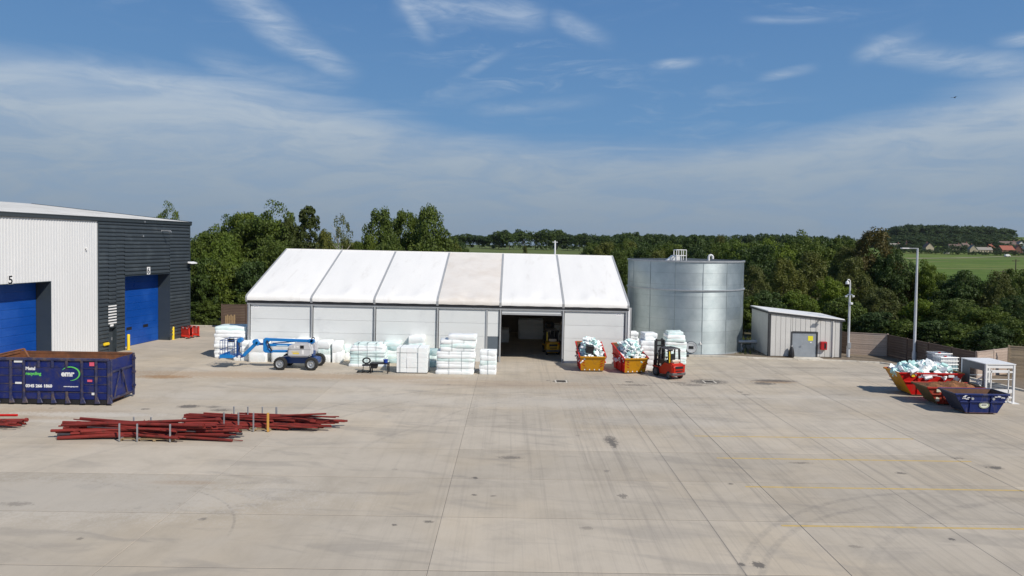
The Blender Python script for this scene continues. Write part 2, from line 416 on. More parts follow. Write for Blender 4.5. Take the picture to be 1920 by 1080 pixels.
SOIL = mat('bare_soil', (.17, .135, .095), .95, var=.3, vscale=3, bump=.03, bscale=6)
def make_yard():
    m = MB(); m.box(-52, -20, -.11, 60, 58.0, -.010); m.box(-52, 58.0, -.11, 11.4, 73.7, -.010)
    yd = struct(m.build('yard', SEAL))
    xs = [-52, -43, -34, -23.6, -11.6, -2.3, 9.9, 20.1, 31.5, 42, 52, 60]
    yy = [23.2 + 3.87 * k for k in range(-11, 14)]
    g = .022
    meshes = {}
    for i in range(len(xs) - 1):
        for j in range(len(yy) - 1):
            x0, x1, y0, y1 = xs[i], xs[i + 1], yy[j], yy[j + 1]
            if y1 > 58.2 and x0 > 9: continue
            key = (round(x1 - x0, 2), )
            if key not in meshes:
                w, d = x1 - x0, y1 - y0; b = MB(); c_ = .008; gy = g; gx = .008
                b.add([(gx, gy, -.009), (w - gx, gy, -.009), (w - gx, d - gy, -.009), (gx, d - gy, -.009),
                       (gx + c_, gy + c_, 0), (w - gx - c_, gy + c_, 0), (w - gx - c_, d - gy - c_, 0), (gx + c_, d - gy - c_, 0)],
                      [(4, 5, 6, 7), (0, 1, 5, 4), (1, 2, 6, 5), (2, 3, 7, 6), (3, 0, 4, 7)])
                meshes[key] = b.mesh('concrete_slab', CONC)
            ob('concrete_slab', meshes[key], yd, (x0, y0, 0))
    # painted bay lines
    YEL = mat('worn_yellow_paint', (.52, .37, .13), .8, var=.12, vscale=4, col2=(.42, .35, .24), amt2=.5, s2=5, world=True)
    for y0, x0, x1 in ((22.78, 9.25, 22.5), (26.5, 9.3, 22.5), (30.1, 9.25, 20.6), (33.6, 9.2, 20.0)):
        for (a, b_) in ((x0, 9.88), (9.92, 20.08), (20.12, x1)):
            if b_ > a: MB().box(a, y0, .001, b_, y0 + .12, .004).build('painted_line', YEL, yd)
    # saw cuts
    for xx, a, b_ in ((6.85, 5, 46.3), (14.9, 5, 46.3), (25.6, 5, 54)):
        MB().box(xx - .012, a, .001, xx + .012, b_, .003).build('saw_cut', SEAL, yd)
    # kerb and soil edge behind the yard, tank side
    pts = [G(1292, 668), G(1345, 669), G(1400, 671.5), G(1440, 673.5), G(1580, 678), G(1650, 681.5), G(1697, 688), (33.0, 53.2, 0), (33.9, 48.8, 0), (35.2, 41.0, 0), (36.5, 33, 0)]
    pts = [Vector(p) for p in pts]
    m = MB()
    for a, b_ in zip(pts, pts[1:]):
        d = (b_ - a).normalized(); nn = Vector((-d.y, d.x, 0)) * .2
        if nn.y < 0 and abs(nn.y) > abs(nn.x): nn = -nn
        m.hexa([a + Vector((0, 0, -.1)), b_ + Vector((0, 0, -.1)), b_ + nn + Vector((0, 0, -.1)), a + nn + Vector((0, 0, -.1)),
                a + Vector((0, 0, .11)), b_ + Vector((0, 0, .11)), b_ + nn + Vector((0, 0, .11)), a + nn + Vector((0, 0, .11))])
    struct(m.build('kerb', KERB, bevel=.015))
    m = MB(); v = []
    back = [Vector((p.x + (.0 if i < 6 else 6), 66 if i < 6 else p.y + 3, .03)) for i, p in enumerate(pts)]
    n = len(pts); top = [p + Vector((.05, .1, .03)) for p in pts]
    m.add(top + back, [(i, i + 1, n + i + 1, n + i) for i in range(n - 1)])
    struct(m.build('soil_strip', SOIL))
    m = MB(); a = G(350, 614.5); b_ = G(420, 614.5)
    m.box(a.x - 8, 73.8, -.1, b_.x + 40, 74.0, .12); struct(m.build('kerb', KERB, bevel=.015))
    # drain covers
    IR = mat('cast_iron', (.10, .085, .07), .6, .6, var=.2)
    for px, py, lab in ((1052, 715, 'dark square drain cover in the concrete in front of the open tent doorway'), (1330, 716, 'large worn drain cover beside the red forklift')):
        g_ = G(px, py); th = thing('drain_cover', lab, 'drain cover', g_, group='drain covers in the yard')
        b = MB(); b.box(-.42, -.42, .001, .42, .42, .006); b.build('frame', KERB, th)
        b = MB(); b.box(-.32, -.32, .0062, .32, .32, .012)
        for k in range(-3, 4): b.box(-.30, k * .08 - .02, .012, .30, k * .08 + .02, .017)
        b.build('lid', IR, th)
make_yard()

# ------------------------------------------------------------------ warehouse at the west side
WHITE_CLAD = mat('white_profiled_steel', (.62, .625, .625), .45, var=.03, vscale=.5, col2=(.58, .59, .60), amt2=.3, s2=.5, stretch=(1, 1, .2))
DARK_CLAD = mat('anthracite_profiled_steel', (.042, .052, .060), .42, var=.06, vscale=.6, col2=(.065, .078, .086), amt2=.4, s2=.7)
DARK_TRIM = mat('anthracite_trim', (.042, .055, .065), .4, var=.05)
BLUE_DOOR = mat('blue_door_enamel', (.004, .058, .30), .32, spec=.35, var=.08, vscale=.4, col2=(.015, .085, .36), amt2=.5, s2=.4)
ROOF_M = mat('pale_roof_sheet', (.58, .58, .56), .5, var=.06, vscale=.3, col2=(.42, .40, .37), amt2=.5, s2=.4)
BLK = mat('black_plastic', (.012, .012, .014), .5, var=.15)
WHT = mat('white_paint', (.76, .76, .75), .45, var=.04)
YELP = mat('yellow_paint', (.78, .56, .02), .45, var=.08, col2=(.45, .32, .05), amt2=.2)
GALV = mat('galvanised_steel', (.40, .42, .44), .45, .55, var=.12, vscale=5)
def make_warehouse():
    Rc = G(355.5, 629.5); ang = math.atan2(-.992, -.125)       # local x runs along the facade towards the camera, local y goes into the building
    th = thing('warehouse', 'big warehouse with white and dark cladding and two blue roller doors numbered 5 and 6', 'warehouse', Rc, ang)
    # local frame: +x along facade, outward normal = local +y ?
    # facade direction d=(-.139,-.99); outward normal (.99,-.139) equals local +y for this rotation
    Wm = Matrix.Translation(Rc) @ Matrix.Rotation(ang, 4, 'Z'); inv = Wm.inverted()
    def F_(px, py):
        d = ray(px, py); o = Vector((0, 0, CAM_H)); ol = inv @ o; dl = inv.to_3x3() @ d
        t_ = -ol.y / dl.y; p = ol + dl * t_; return p.x, p.z
    L = 34.0; H = 10.78; xs6 = F_(317.5, 600)[0]; xe6 = F_(233, 600)[0]; xs5 = F_(94, 600)[0]; xsp = F_(183, 540)[0]
    h6 = F_(315, 513)[1]; h5 = F_(94, 528)[1]; xe5 = xs5 + (xe6 - xs6); rd = 1.12; s0 = .3
    px0, px1 = F_(217, 640)[0], F_(203, 640)[0]; ph = F_(210, 614)[1]
    def vert_clad(x0, x1, z0, z1):
        m = MB(); pitch = .25; n = max(1, int(round((x1 - x0) / pitch))); p = (x1 - x0) / n; pts = []
        for i in range(n):
            a = x0 + i * p; pts += [(a, 0), (a + p * .42, 0), (a + p * .54, .036), (a + p * .88, .036)]
        pts.append((x1, 0))
        v = [(x, y, z0) for x, y in pts] + [(x, y, z1) for x, y in pts]; k = len(pts)
        m.add(v, [(i, i + 1, k + i + 1, k + i) for i in range(k - 1)])
        m.build('wall_cladding', WHITE_CLAD, th, fix=False)
    def hor_clad(x0, x1, z0, z1):
        m = MB(); n = max(1, int(round((z1 - z0) / .32))); p = (z1 - z0) / n; pts = []
        for i in range(n):
            a = z0 + i * p; pts += [(a, 0), (a + p * .22, 0), (a + p * .34, .07), (a + p * .62, .085), (a + p * .92, .06)]
        pts.append((z1, 0))
        v = [(x0, y, z) for z, y in pts] + [(x1, y, z) for z, y in pts]; k = len(pts)
        m.add(v, [(i + 1, i, k + i, k + i + 1) for i in range(k - 1)])
        m.build('wall_cladding', DARK_CLAD, th, fix=False)
    vert_clad(xsp, xs5, s0, H); vert_clad(xs5, xe5, h5, H); vert_clad(xe5, L, s0, H)
    hor_clad(.12, xs6, s0, H); hor_clad(xs6, xe6, h6, H); hor_clad(xe6, px0, s0, H); hor_clad(px0, px1, ph, H); hor_clad(px1, xsp - .05, s0, H)
    m = MB()
    for a, b_ in ((.0, xs6), (xe6, px0), (px1, xs5), (xe5, L)): m.box(a, -.1, -.1, b_, .02, s0)
    m.build('plinth', DARK_TRIM, th)
    MB().box(0, -.1, 0, .12, .09, H).build('corner_trim', DARK_TRIM, th); MB().box(xsp - .05, -.02, s0, xsp, .075, H).build('corner_trim', DARK_TRIM, th)
    # eaves fascia with gutter lip
    m = MB(); m.xprism([(-.25, H - .02), (.13, H - .02), (.18, H + .04), (.18, H + .24), (.22, H + .27), (.22, H + .33), (-.25, H + .33)], -.12, L); m.build('fascia', DARK_TRIM, th, bevel=.01)
    # roof of standing sheets rising away from the eaves
    m = MB(); sl_ = math.tan(R(5.6)); D_ = 17.0; pts = []; n = int(L / .33)
    for i in range(n):
        a = -.12 + i * (L + .12) / n; p = (L + .12) / n; pts += [(a, 0), (a + p * .8, 0), (a + p * .86, .04), (a + p * .94, .04)]
    pts.append((L, 0)); k = len(pts); H2 = H + .30
    v = [(x, .14, H2 + z) for x, z in pts] + [(x, -D_, H2 + D_ * sl_ + z) for x, z in pts] + [(x, -2 * D_, H2 + z) for x, z in pts]
    m.add(v, [(i + k, i + 1 + k, i + 1, i) for i in range(k - 1)] + [(i + 2 * k, i + 1 + 2 * k, i + 1 + k, i + k) for i in range(k - 1)]); m.build('roof', ROOF_M, th, fix=False)
    # end and back walls
    m = MB(); m.prism([(0, 0)] * 0 or [(0, 0), (0, 1), (1, 1)], 0, 0) if False else None
    m.xprism([(-.02, 0), (-.02, H + .28), (-D_, H + .28 + D_ * sl_), (-2 * D_, H + .28), (-2 * D_, 0)], -.02, .1)
    m.xprism([(-.3, 0), (-.3, H), (-D_, H + D_ * sl_), (-2 * D_, H), (-2 * D_, 0)], L - .1, L); m.box(0, -2 * D_, 0, L, -2 * D_ + .1, H + .4)
    m.build('end_wall', DARK_CLAD, th)
    # verge trim on the far end
    m = MB(); m.bar((-.06, .16, H + .31), (-.06, -D_, H + .31 + D_ * sl_), .2, .14); m.build('verge_trim', DARK_TRIM, th)
    def door(x0, x1, h, n, name_label):
        w = x1 - x0
        m = MB(); m.box(x0 - .04, -rd, 0, x0, .075, h + .04); m.box(x1, -rd, 0, x1 + .04, .075, h + .04); m.box(x0, -rd, h, x1, .075, h + .04); m.build('door_reveal', DARK_TRIM, th)
        dr = MB().box(x0 + .002, -rd - .12, 0, x1 - .002, -rd - .03, h - .002).build('roller_door', BLUE_DOOR, th)
        ph_ = (h - .06) / n
        for k in range(n):
            b = MB(); z0 = .03 + k * ph_; b.box(x0 + .03, -rd - .03, z0 + .008, x1 - .03, -rd + .012, z0 + ph_ - .008)
            for q in (.33, .66): b.box(x0 + .03, -rd + .012, z0 + ph_ * q - .012, x1 - .03, -rd + .017, z0 + ph_ * q + .012)
            b.build('door_panel', BLUE_DOOR, dr)
        return dr
    d6 = door(xs6, xe6, h6, 10, '6'); d5 = door(xs5, xe5, h5, 10, '5')
    for q in (.30, .66):      # vision windows
        xx = xs6 + (xe6 - xs6) * q; b = MB(); b.box(xx - .34, -rd + .018, 1.42, xx + .34, -rd + .04, 1.68); b.build('vision_window', BLK, d6, bevel=.02)
    # personnel door
    m = MB(); m.box(px0 - .03, -.35, 0, px0, .07, ph); m.box(px1, -.35, 0, px1 + .03, .07, ph); m.box(px0 - .03, -.35, ph, px1 + .03, .07, ph + .05); m.build('door_frame', DARK_TRIM, th)
    pd = MB().box(px0 + .01, -.33, .02, px1 - .01, -.26, ph - .01).build('personnel_door', DARK_CLAD, th, bevel=.01)
    MB().box(px0 + .12, -.26, 1.0, px0 + .2, -.21, 1.25).build('handle', GALV, pd)
    # louvre
    la, lz0 = F_(217, 607); lb, lz1 = F_(201, 572)
    lv = MB().box(la, .03, lz0, lb, .075, lz1).build('louvre', DARK_TRIM, th); n = 7
    for k in range(n):
        z = lz0 + (k + .5) * (lz1 - lz0) / n
        MB().box(la + .02, .078, z - .055, lb - .02, .11, z + .055).build('slat', WHT, lv, bevel=.01)
    MB().box(F_(211, 610)[0] , .07, F_(211, 610)[1] - .06, F_(205, 610)[0], .09, F_(205, 610)[1] + .06).build('label_plate', WHT, th)
    # number plates
    a, z = F_(277.2, 507.5); pl = MB().box(a - .22, .065, z - .33, a + .22, .085, z + .33).build('number_plate', WHT, th, bevel=.008)
    lettering('6', .72, BLK, pl, (a + .20, .088, z - .25), (-1, 0, 0), (0, 0, 1), bold=.012, width=.95)
    a, z = F_(19, 524.5); pl = MB().box(a - .2, .04, z - .33, a + .2, .05, z + .33).build('number_plate', WHT, th)
    lettering('5', .78, BLK, pl, (a + .21, .053, z - .27), (-1, 0, 0), (0, 0, 1), bold=.014, width=1.0)
    # bulkhead lamp, wall bracket, flood light, small sensor
    a, z = F_(196, 645); b = MB(); b.box(a - .3, .06, z - .12, a + .3, .26, z + .12); b.build('hose_cover', YELP, th, bevel=.05, seg=2)
    a, z = F_(302.3, 432.5); b = MB(); b.tube((a, .02, z), (a, .95, z - .02), .06, 8); b.box(a - .07, .02, z - .1, a + .07, .07, z + .1); b.tube((a, .80, z - .10), (a, 1.0, z - .10), .06, 8); b.build('wall_bracket', GALV, th)
    a, z = F_(267, 414); b = MB(); b.box(a - .05, .06, z - 1.4, a + .05, .12, z - 1.25); b.box(a - .04, .22, z - .15, a + .04, .26, z); b.build('fixing', GALV, th)
    a, z = F_(352, 491.5); b = MB(); b.box(a - .12, .06, z - .12, a + .12, .35, z + .05); b.hexa([(a - .5, .3, z - .1), (a + .5, .3, z - .1), (a + .45, .72, z - .16), (a - .45, .72, z - .16), (a - .5, .3, z + .06), (a + .5, .3, z + .06), (a + .45, .72, z - .05), (a - .45, .72, z - .05)]); b.build('flood_light', WHT, th, bevel=.02)
    a, z = F_(160, 465.5); b = MB(); b.tube((a, .03, z), (a, .16, z), .07, 10); b.tube((a, .12, z + .05), (a, .12, z - .16), .045, 8); b.build('camera_housing', WHT, th)
    # handrail below the yellow cover, then bollards and barriers as things of their own
    for px, py, h, lab in ((241, 656, 1.32, 'yellow post guarding the edge of blue door 6 nearest the blue container'), (324.5, 636.5, 1.2, 'yellow post by the far edge of blue door 6 near red barriers')):
        g_ = G(px, py); t2 = thing('bollard', lab, 'bollard', g_, group='yellow bollards at door 6')
        b = MB(); b.lathe([(.115, 0), (.115, h - .04), (.09, h), (.0, h + .01)], 14); b.build('post', YELP, t2)
        b = MB(); b.box(-.16, -.16, 0, .16, .16, .012); b.build('base_plate', YELP, t2)
    RED = mat('red_barrier_plastic', (.62, .035, .02), .45, var=.1)
    BAR = []
    for i, (px, py, rz, lab) in enumerate(((338.5, 632.5, 1.15, 'red plastic pedestrian barrier leaning first in the row by the yellow post'), (347, 632, 1.0, 'red plastic pedestrian barrier standing in the middle of the row by the dark wall'), (356, 630, 1.0, 'red plastic pedestrian barrier at the outer corner of the warehouse'))):
        g_ = Wm @ Vector((1.7 - i * .62, .65 + .08 * i, 0))
        t2 = thing('barrier', lab, 'barrier', g_, ang + (1.15, .95, 1.25)[i], 'red plastic barriers by the warehouse corner')
        b = MB(); b.box(-.62, -.035, .92, .62, .035, 1.06); b.box(-.62, -.035, .10, .62, .035, .32); b.box(-.62, -.035, .32, -.5, .035, .92); b.box(.5, -.035, .32, .62, .035, .92)
        for k in range(-2, 3): b.box(k * .19 - .065, -.025, .32, k * .19 + .065, .025, .92)
        b.build('frame', RED, t2, bevel=.01); b = MB()
        for sx in (-.45, .45): b.box(sx - .05, -.22, 0, sx + .05, .22, .09)
        b.build('foot', BLK, t2, bevel=.01)
        b = MB(); b.box(-.42, -.04, .94, -.22, -.036, 1.03); b.box(.2, -.04, .94, .4, -.036, 1.03); b.build('reflector', WHT, t2)
make_warehouse()

# ------------------------------------------------------------------ marquee
PVC = mat('white_pvc_roof', (.79, .78, .75), .5, var=.02, vscale=.5, col2=(.71, .695, .66), amt2=.25, s2=.9, bump=.012, bscale=1.4, stretch=(1.6, .35, .35))
PVC2 = mat('beige_pvc_roof', (.71, .67, .615), .55, var=.04, vscale=.8, col2=(.64, .585, .52), amt2=.6, s2=.5, bump=.008, bscale=1.2)
ALU = mat('grey_aluminium', (.40, .41, .415), .42, .2, var=.08)
ALU_D = mat('dark_aluminium', (.16, .17, .18), .5, .3, var=.1)
PANEL = mat('pale_grey_sandwich_panel', (.70, .715, .70), .42, var=.02, vscale=.4, objvar=.035, col2=(.64, .655, .645), amt2=.3, s2=.6)
DPANEL = mat('slate_grey_panel', (.115, .14, .165), .45, var=.05)
FLOOR_IN = None
def make_marquee():
    y0 = 54.2; c = Vector((-5.9, y0, 0)); th = thing('storage_tent', 'long white pitched roof storage tent with grey panel walls and one open doorway', 'storage tent', c)
    th.rotation_euler = (0, .0078, 0)
    HW = 9.4; EH = 4.6; RH = 8.55; n = 6; bay = 5.0; x_l = -15.0
    lo = -.22
    # corrected heights
    def post(x, y, w=.13, d=.16, top=EH - .18, base=lo): return MB().box(x - w, y - d, base, x + w, y, top)
    posts = [x_l + i * bay for i in range(n + 1)]
    rows = [lo, 1.03, 2.06, 3.09, 4.12, EH - .12]
    def panels(x0, x1, y=0, rws=rows, mats=None, side=1):
        for k, (a, b_) in enumerate(zip(rws, rws[1:])):
            m = MB()
            if side == 1: m.box(x0, y + .0, a + .006, x1, y + .08, b_ - .006)
            mm = (mats or {}).get(k, PANEL)
            m.build('wall_panel', mm, th, bevel=.006)
    for i in range(n):
        x0, x1 = posts[i] + .12, posts[i + 1] - .12
        if i == 4: continue
        if i == 3:
            xm = x_l + 3 * bay + 3.93
            panels(x0, xm - .08); panels(xm + .08, x1, mats={0: DPANEL, 1: DPANEL})
            MB().box(xm - .08, -.07, lo, xm + .08, .03, EH - .18).build('door_post', ALU, th, bevel=.008)
        else: panels(x0, x1)
    # door bay header
    x0, x1 = posts[4] + .12, posts[5] - .12
    MB().box(x0, 0, 3.98, x1, .08, EH - .12).build('wall_panel', PANEL, th, bevel=.006)
    MB().box(x0, -.05, 3.83, x1, .12, 3.98).build('door_header', ALU, th, bevel=.008)
    for i, x in enumerate(posts):
        m = post(x, .0, .075, .10); m.box(x - .035, -.13, lo, x + .045, -.1, EH - .18); m.build('wall_post', ALU, th, bevel=.01)
        MB().box(x - .22, -.28, -.1, x + .22, .05, .03).build('base_plate', ALU_D, th)
    for k in (0, 1):
        xx = (posts[0] - .12, posts[-1] + .0)[k]
    MB().box(posts[0] - .14, -.12, EH - .38, posts[-1] + .14, .02, EH - .24).build('eaves_beam', ALU, th, bevel=.01)
    MB().box(posts[0] - .2, -.17, EH - .24, posts[-1] + .2, .1, EH - .05).build('eaves_shade_strip', BLK, th, bevel=.01)  # black strip paints the shaded gap between roof fabric and beam
    # small maker labels on the first and last bay
    for x, nm in ((posts[0] + .32, 1), (posts[-1] - .82, 1)):
        p = MB().box(x, -.006, EH - .72, x + .46, -.001, EH - .42).build('label_plate', WHT, th)
        b = MB(); b.xprism([(0, 0)] * 3, 0, 0) if False else None
        b.prism([(x + .08, EH - .56), (x + .23, EH - .50), (x + .38, EH - .56), (x + .38, EH - .585), (x + .23, EH - .53), (x + .08, EH - .585)], -.009, -.0065); b.build('emblem', ALU_D, p)
    # roof fabric bays
    def roof_bay(x0, x1, front, m_):
        nu, nv = 14, 22; v = []
        for j in range(nv + 1):
            t_ = j / nv
            for i in range(nu + 1):
                u = i / nu; x = x0 + (x1 - x0) * u
                q_ = max(0, (t_ - 2 / nv) / (1 - 2 / nv)); y = -.06 + (HW + .06) * q_; z = EH + .36 + (RH - EH - .36) * q_
                bul = abs(math.sin(PI * u)) ** .7 * (.07 * math.sin(PI * t_) + .05) * (1 - .6 * t_)
                # drape and small puckers above the eaves
                ed = max(0, 1 - t_ / .12)
                z += bul - .0
                pk = math.exp(-((t_ - .14) / .07) ** 2) * math.sin(PI * u)
                z += pk * (.07 * math.sin(u * 9 + x0) + .05 * math.sin(u * 23 + x0 * 3)) * (1 if t_ > 0 else 0)
                if j == 0: y = -.20; z = EH - .04 + .01 * math.sin(u * 20 + x0)
                if j == 1: y = -.23 + .015 * math.sin(u * 17 + x0); z = EH + .20 + .02 * math.sin(u * 13)
                if j == 2: y = -.06; z = EH + .36 + .05 * math.sin(PI * u) + .012 * math.sin(u * 21)
                if not front: y = 2 * HW - y
                v.append((x, y, z))
        f = []
        for j in range(nv):
            for i in range(nu):
                a = j * (nu + 1) + i; q = (a, a + 1, a + nu + 2, a + nu + 1); f.append(q if front else q[::-1])
        me = bpy.data.meshes.new('roof_panel'); me.from_pydata(v, [], f); me.polygons.foreach_set('use_smooth', [True] * len(f)); me.materials.append(m_)
        ob('roof_panel', me, th)
    for i in range(n):
        x0 = posts[i] + (.06 if i else -.12); x1 = posts[i + 1] - (.06 if i < n - 1 else -.12)
        roof_bay(x0, x1, True, PVC2 if i == 3 else PVC); roof_bay(x0, x1, False, PVC)
    # roof rafters visible as grey strips
    for i, x in enumerate(posts):
        w = .085 if 0 < i < n else .07; xx = x + (-.16 if i == 0 else .16 if i == n else 0)
        m = MB()
        pr = [(-.22, EH - .02), (-.25, EH + .20), (-.08, EH + .385), (HW, RH + .025)]
        low = [(a + .06, b_ - .16) for a, b_ in pr]
        m.xprism(pr + low[::-1], xx - w, xx + w)
        m.xprism([(2 * HW - a, b_) for a, b_ in pr + low[::-1]], xx - w, xx + w); m.build('rafter', ALU, th)
    MB().box(posts[0] - .2, HW - .10, RH - .08, posts[-1] + .2, HW + .10, RH + .035).build('ridge_cap', PVC, th, bevel=.02)
    # gables and back wall
    for x, s in ((posts[0] - .1, -1), (posts[-1] + .1, 1)):
        m = MB(); m.xprism([(.0, lo), (.0, EH - .1), (HW, RH - .1), (2 * HW, EH - .1), (2 * HW, lo)], x - .04, x + .04); m.build('gable_wall', PANEL, th)
    # corner posts at the sunny end
    MB().box(posts[-1] + .14, -.15, lo, posts[-1] + .30, .05, EH).build('corner_post', WHT, th, bevel=.01)
    MB().box(posts[-1] + .34, -.10, lo, posts[-1] + .42, .05, EH).build('down_pipe', ALU, th, bevel=.01)
    MB().box(posts[0], 2 * HW - .08, lo, posts[-1], 2 * HW, EH).build('back_wall', mat('tan_inner_wall', (.30, .25, .20), .8), th)
make_marquee()
# ------------------------------------------------------------------ steel tank
def tank_mat():
    m_ = bpy.data.materials.new('tank_steel'); m_.use_nodes = True; t = NT(m_.node_tree); b = t.n['Principled BSDF']
    P = t.node('ShaderNodeNewGeometry').outputs['Position']; x, y, z = t.sep(P); oi = t.node('ShaderNodeObjectInfo').outputs['Random']
    n1 = t.noise(P, .8, 5, .65); st = t.noise(t.vec(t.m('MULTIPLY', x, 3), t.m('MULTIPLY', y, 3), t.m('MULTIPLY', z, .25)), 1.2, 4, .6)
    c = t.mix(t.ss(n1, .3, .7), (.40, .465, .485), (.50, .56, .575)); c = t.mix(t.m('MULTIPLY', t.ss(st, .5, .75), .12), c, (.36, .42, .44))
    mm = t.node('ShaderNodeVectorMath', operation='SCALE'); t.put(mm.inputs[0], c); t.put(mm.inputs[3], t.lin(oi, 0, 1, .95, 1.05))
    t.put(b.inputs['Base Color'], mm.outputs[0]); b.inputs['Metallic'].default_value = .88
    t.put(b.inputs['Roughness'], t.m('ADD', t.lin(n1, .3, .7, .50, .54), t.m('MULTIPLY', oi, .06)))
    b.inputs['Anisotropic'].default_value = .62; b.inputs['Anisotropic Rotation'].default_value = .25
    cr = t.node('ShaderNodeVectorMath', operation='CROSS_PRODUCT'); cr.inputs[0].default_value = (0, 0, 1); t.l.new(t.node('ShaderNodeNewGeometry').outputs['Normal'], cr.inputs[1]); t.l.new(cr.outputs[0], b.inputs['Tangent'])
    bp = t.node('ShaderNodeBump'); bp.inputs['Distance'].default_value = .02; bp.inputs['Strength'].default_value = .22
    t.put(bp.inputs['Height'], t.noise(t.vec(t.m('MULTIPLY', x, .35), t.m('MULTIPLY', y, .35), t.m('MULTIPLY', z, 2.2)), 1.0, 2, .5)); t.l.new(bp.outputs[0], b.inputs['Normal'])
    return m_
def make_tank():
    TS = tank_mat(); c = Vector((16.25, 64.1, 0)); Rr = 5.25; H = 8.12; th = thing('storage_tank', 'large round galvanised steel tank beside the white tent', 'tank', c)
    rowsN, sectN = 8, 14; rh = H / rowsN; off0 = R(-61.4)   # a vertical seam azimuth
    sa = 2 * PI / sectN
    def sheet_mesh(rr):
        n = 9; v = []; g = .004 / rr; th_ = .012; hh = rh / 2 - .004
        for zz in (-hh, hh):
            for i in range(n + 1):
                a = -sa / 2 + g + (sa - 2 * g) * i / n; v.append((rr * math.cos(a), rr * math.sin(a), zz))
        m = MB(); k = n + 1
        m.add(v, [(i, i + 1, k + i + 1, k + i) for i in range(n)], True)
        # top lap edge lip
        return m.mesh('shell_sheet', TS, fix=False)
    me = [sheet_mesh(Rr), sheet_mesh(Rr + .010)]
    for r_ in range(rowsN):
        for s in range(sectN):
            a = off0 + (s + .5) * sa
            o = ob('shell_sheet', me[r_ % 2], th, (0, 0, (r_ + .5) * rh), (0, 0, a))
    m = MB(); m.lathe([(Rr - .05, 0), (Rr - .05, H - .05)], 56, cap=True); m.build('inner_lining', mat('dark_inner', (.10, .12, .13), .6), th)
    def ring(rr, z, h, w): return MB().lathe([(rr, z - h / 2), (rr + w, z - h / 2), (rr + w, z + h / 2), (rr, z + h / 2)], 72, cap=False)
    ring(Rr - .05, H + .0, .14, .15).build('top_rail', GALV, th, fix=False)
    ring(Rr - .02, 5.62, .10, .14).build('wind_girder', GALV, th, fix=False)
    ring(Rr - .02, .05, .12, .10).build('base_angle', GALV, th, fix=False)
    # vertical seam straps
    for s in range(sectN):
        a = off0 + s * sa; m = MB(); m.T = Matrix.Rotation(a, 4, 'Z'); m.box(Rr - .01, -.03, .1, Rr + .022, .03, H - .08); m.T = None
        m.build('seam_strap', mat('seam_grey', (.30, .35, .37), .5, .6), th)
    # membrane roof
    m = MB(); m.lathe([(Rr, H + .02), (Rr * .5, H + .12), (.01, H + .2)], 56, cap=False); m.build('tank_roof', mat('dark_roof_membrane', (.05, .06, .065), .8), th, fix=False)
    # roof hatch with guard rail, and vent
    m = MB(); m.box(-2.15, -3.95, H, -1.4, -3.35, H + .5); m.hexa([(-2.7, -3.9, H), (-2.15, -3.9, H), (-2.15, -3.4, H), (-2.7, -3.4, H), (-2.2, -3.9, H + .4), (-2.15, -3.9, H + .45), (-2.15, -3.4, H + .45), (-2.2, -3.4, H + .4)])
    m.build('access_hatch', WHT, th, bevel=.02)
    m = MB(); zt = H + .98
    for xx in (-1.85, -1.42, -1.0):
        m.tube((xx, -4.3, H), (xx, -4.3, zt), .035, 6); m.tube((xx, -3.3, H), (xx, -3.3, zt), .035, 6)
    for zz in (H + .48, zt):
        m.path([(-1.85, -4.3, zz), (-1.0, -4.3, zz), (-1.0, -3.3, zz), (-1.85, -3.3, zz), (-1.85, -4.3, zz)], .035)
    m.build('guard_rail', WHT, th)
    m = MB(); pts = [(1.35 + .18 * math.cos(a), -3.6, H + .38 + .18 * math.sin(a)) for a in np.linspace(PI, 0, 7)]; m.tube((1.17, -3.6, H), (1.17, -3.6, H + .38), .10, 10); m.path(pts, .10, 10); m.tube((1.53, -3.6, H + .38), (1.53, -3.6, H + .22), .10, 10); m.build('vent_pipe', WHT, th)
    # manhole and sign on the shell
    def on_shell(px, py):
        d = ray(px, py); ox, oy = -c.x, -c.y; A = d.x ** 2 + d.y ** 2; B = 2 * (ox * d.x + oy * d.y); Cc = ox * ox + oy * oy - Rr ** 2
        t_ = (-B - math.sqrt(B * B - 4 * A * Cc)) / (2 * A); return math.atan2(oy + d.y * t_, ox + d.x * t_), CAM_H + d.z * t_
    a, z = on_shell(1295.5, 651); M_ = Matrix.Rotation(a, 4, 'Z') @ Matrix.Translation((Rr, 0, z)) @ Matrix.Rotation(PI / 2, 4, 'Y')
    m = MB(); m.T = M_; m.lathe([(.40, -.05), (.40, .10), (.47, .10), (.47, .17), (.38, .17), (.38, .14), (.0, .14)], 24)
    for k in range(12): m.tube((.425 * math.cos(k * PI / 6), .425 * math.sin(k * PI / 6), .16), (.425 * math.cos(k * PI / 6), .425 * math.sin(k * PI / 6), .20), .022, 6)
    mh = m.build('manhole', mat('manhole_grey', (.50, .52, .54), .5), th)
    m = MB(); m.T = M_; m.lathe([(.48, -.05), (.48, .03), (.53, .03), (.53, -.05)], 24, cap=False); m.build('manhole_ring', ALU_D, mh)
    m = MB(); m.T = M_; m.box(-.12, -.20, .142, .12, .20, .17); m.build('manhole_handle', BLK, mh)
    a, z = on_shell(1313, 643); m = MB(); m.T = Matrix.Rotation(a, 4, 'Z') @ Matrix.Translation((Rr, 0, z)) @ Matrix.Rotation(PI / 2, 4, 'Y'); m.add([(.14, -.14, .03), (.14, .14, .03), (-.14, 0, .03)], [(0, 1, 2)]); m.add([(.14, -.14, .04), (.14, .14, .04), (-.14, 0, .04)], [(0, 2, 1)]); m.tube((0, 0, -.02), (0, 0, .12), .05, 8); m.build('sample_valve', WHT, th)
    # outlet pipe to the pump house
    tp = thing('suction_pipe', 'thick grey pipe on a stand between the round tank and pump house', 'pipe', (0, 0, 0))
    a = G(1376, 668); y_ = 61.0; x0 = (1374 - 960) / 1280 * y_; m = MB(); z = .95
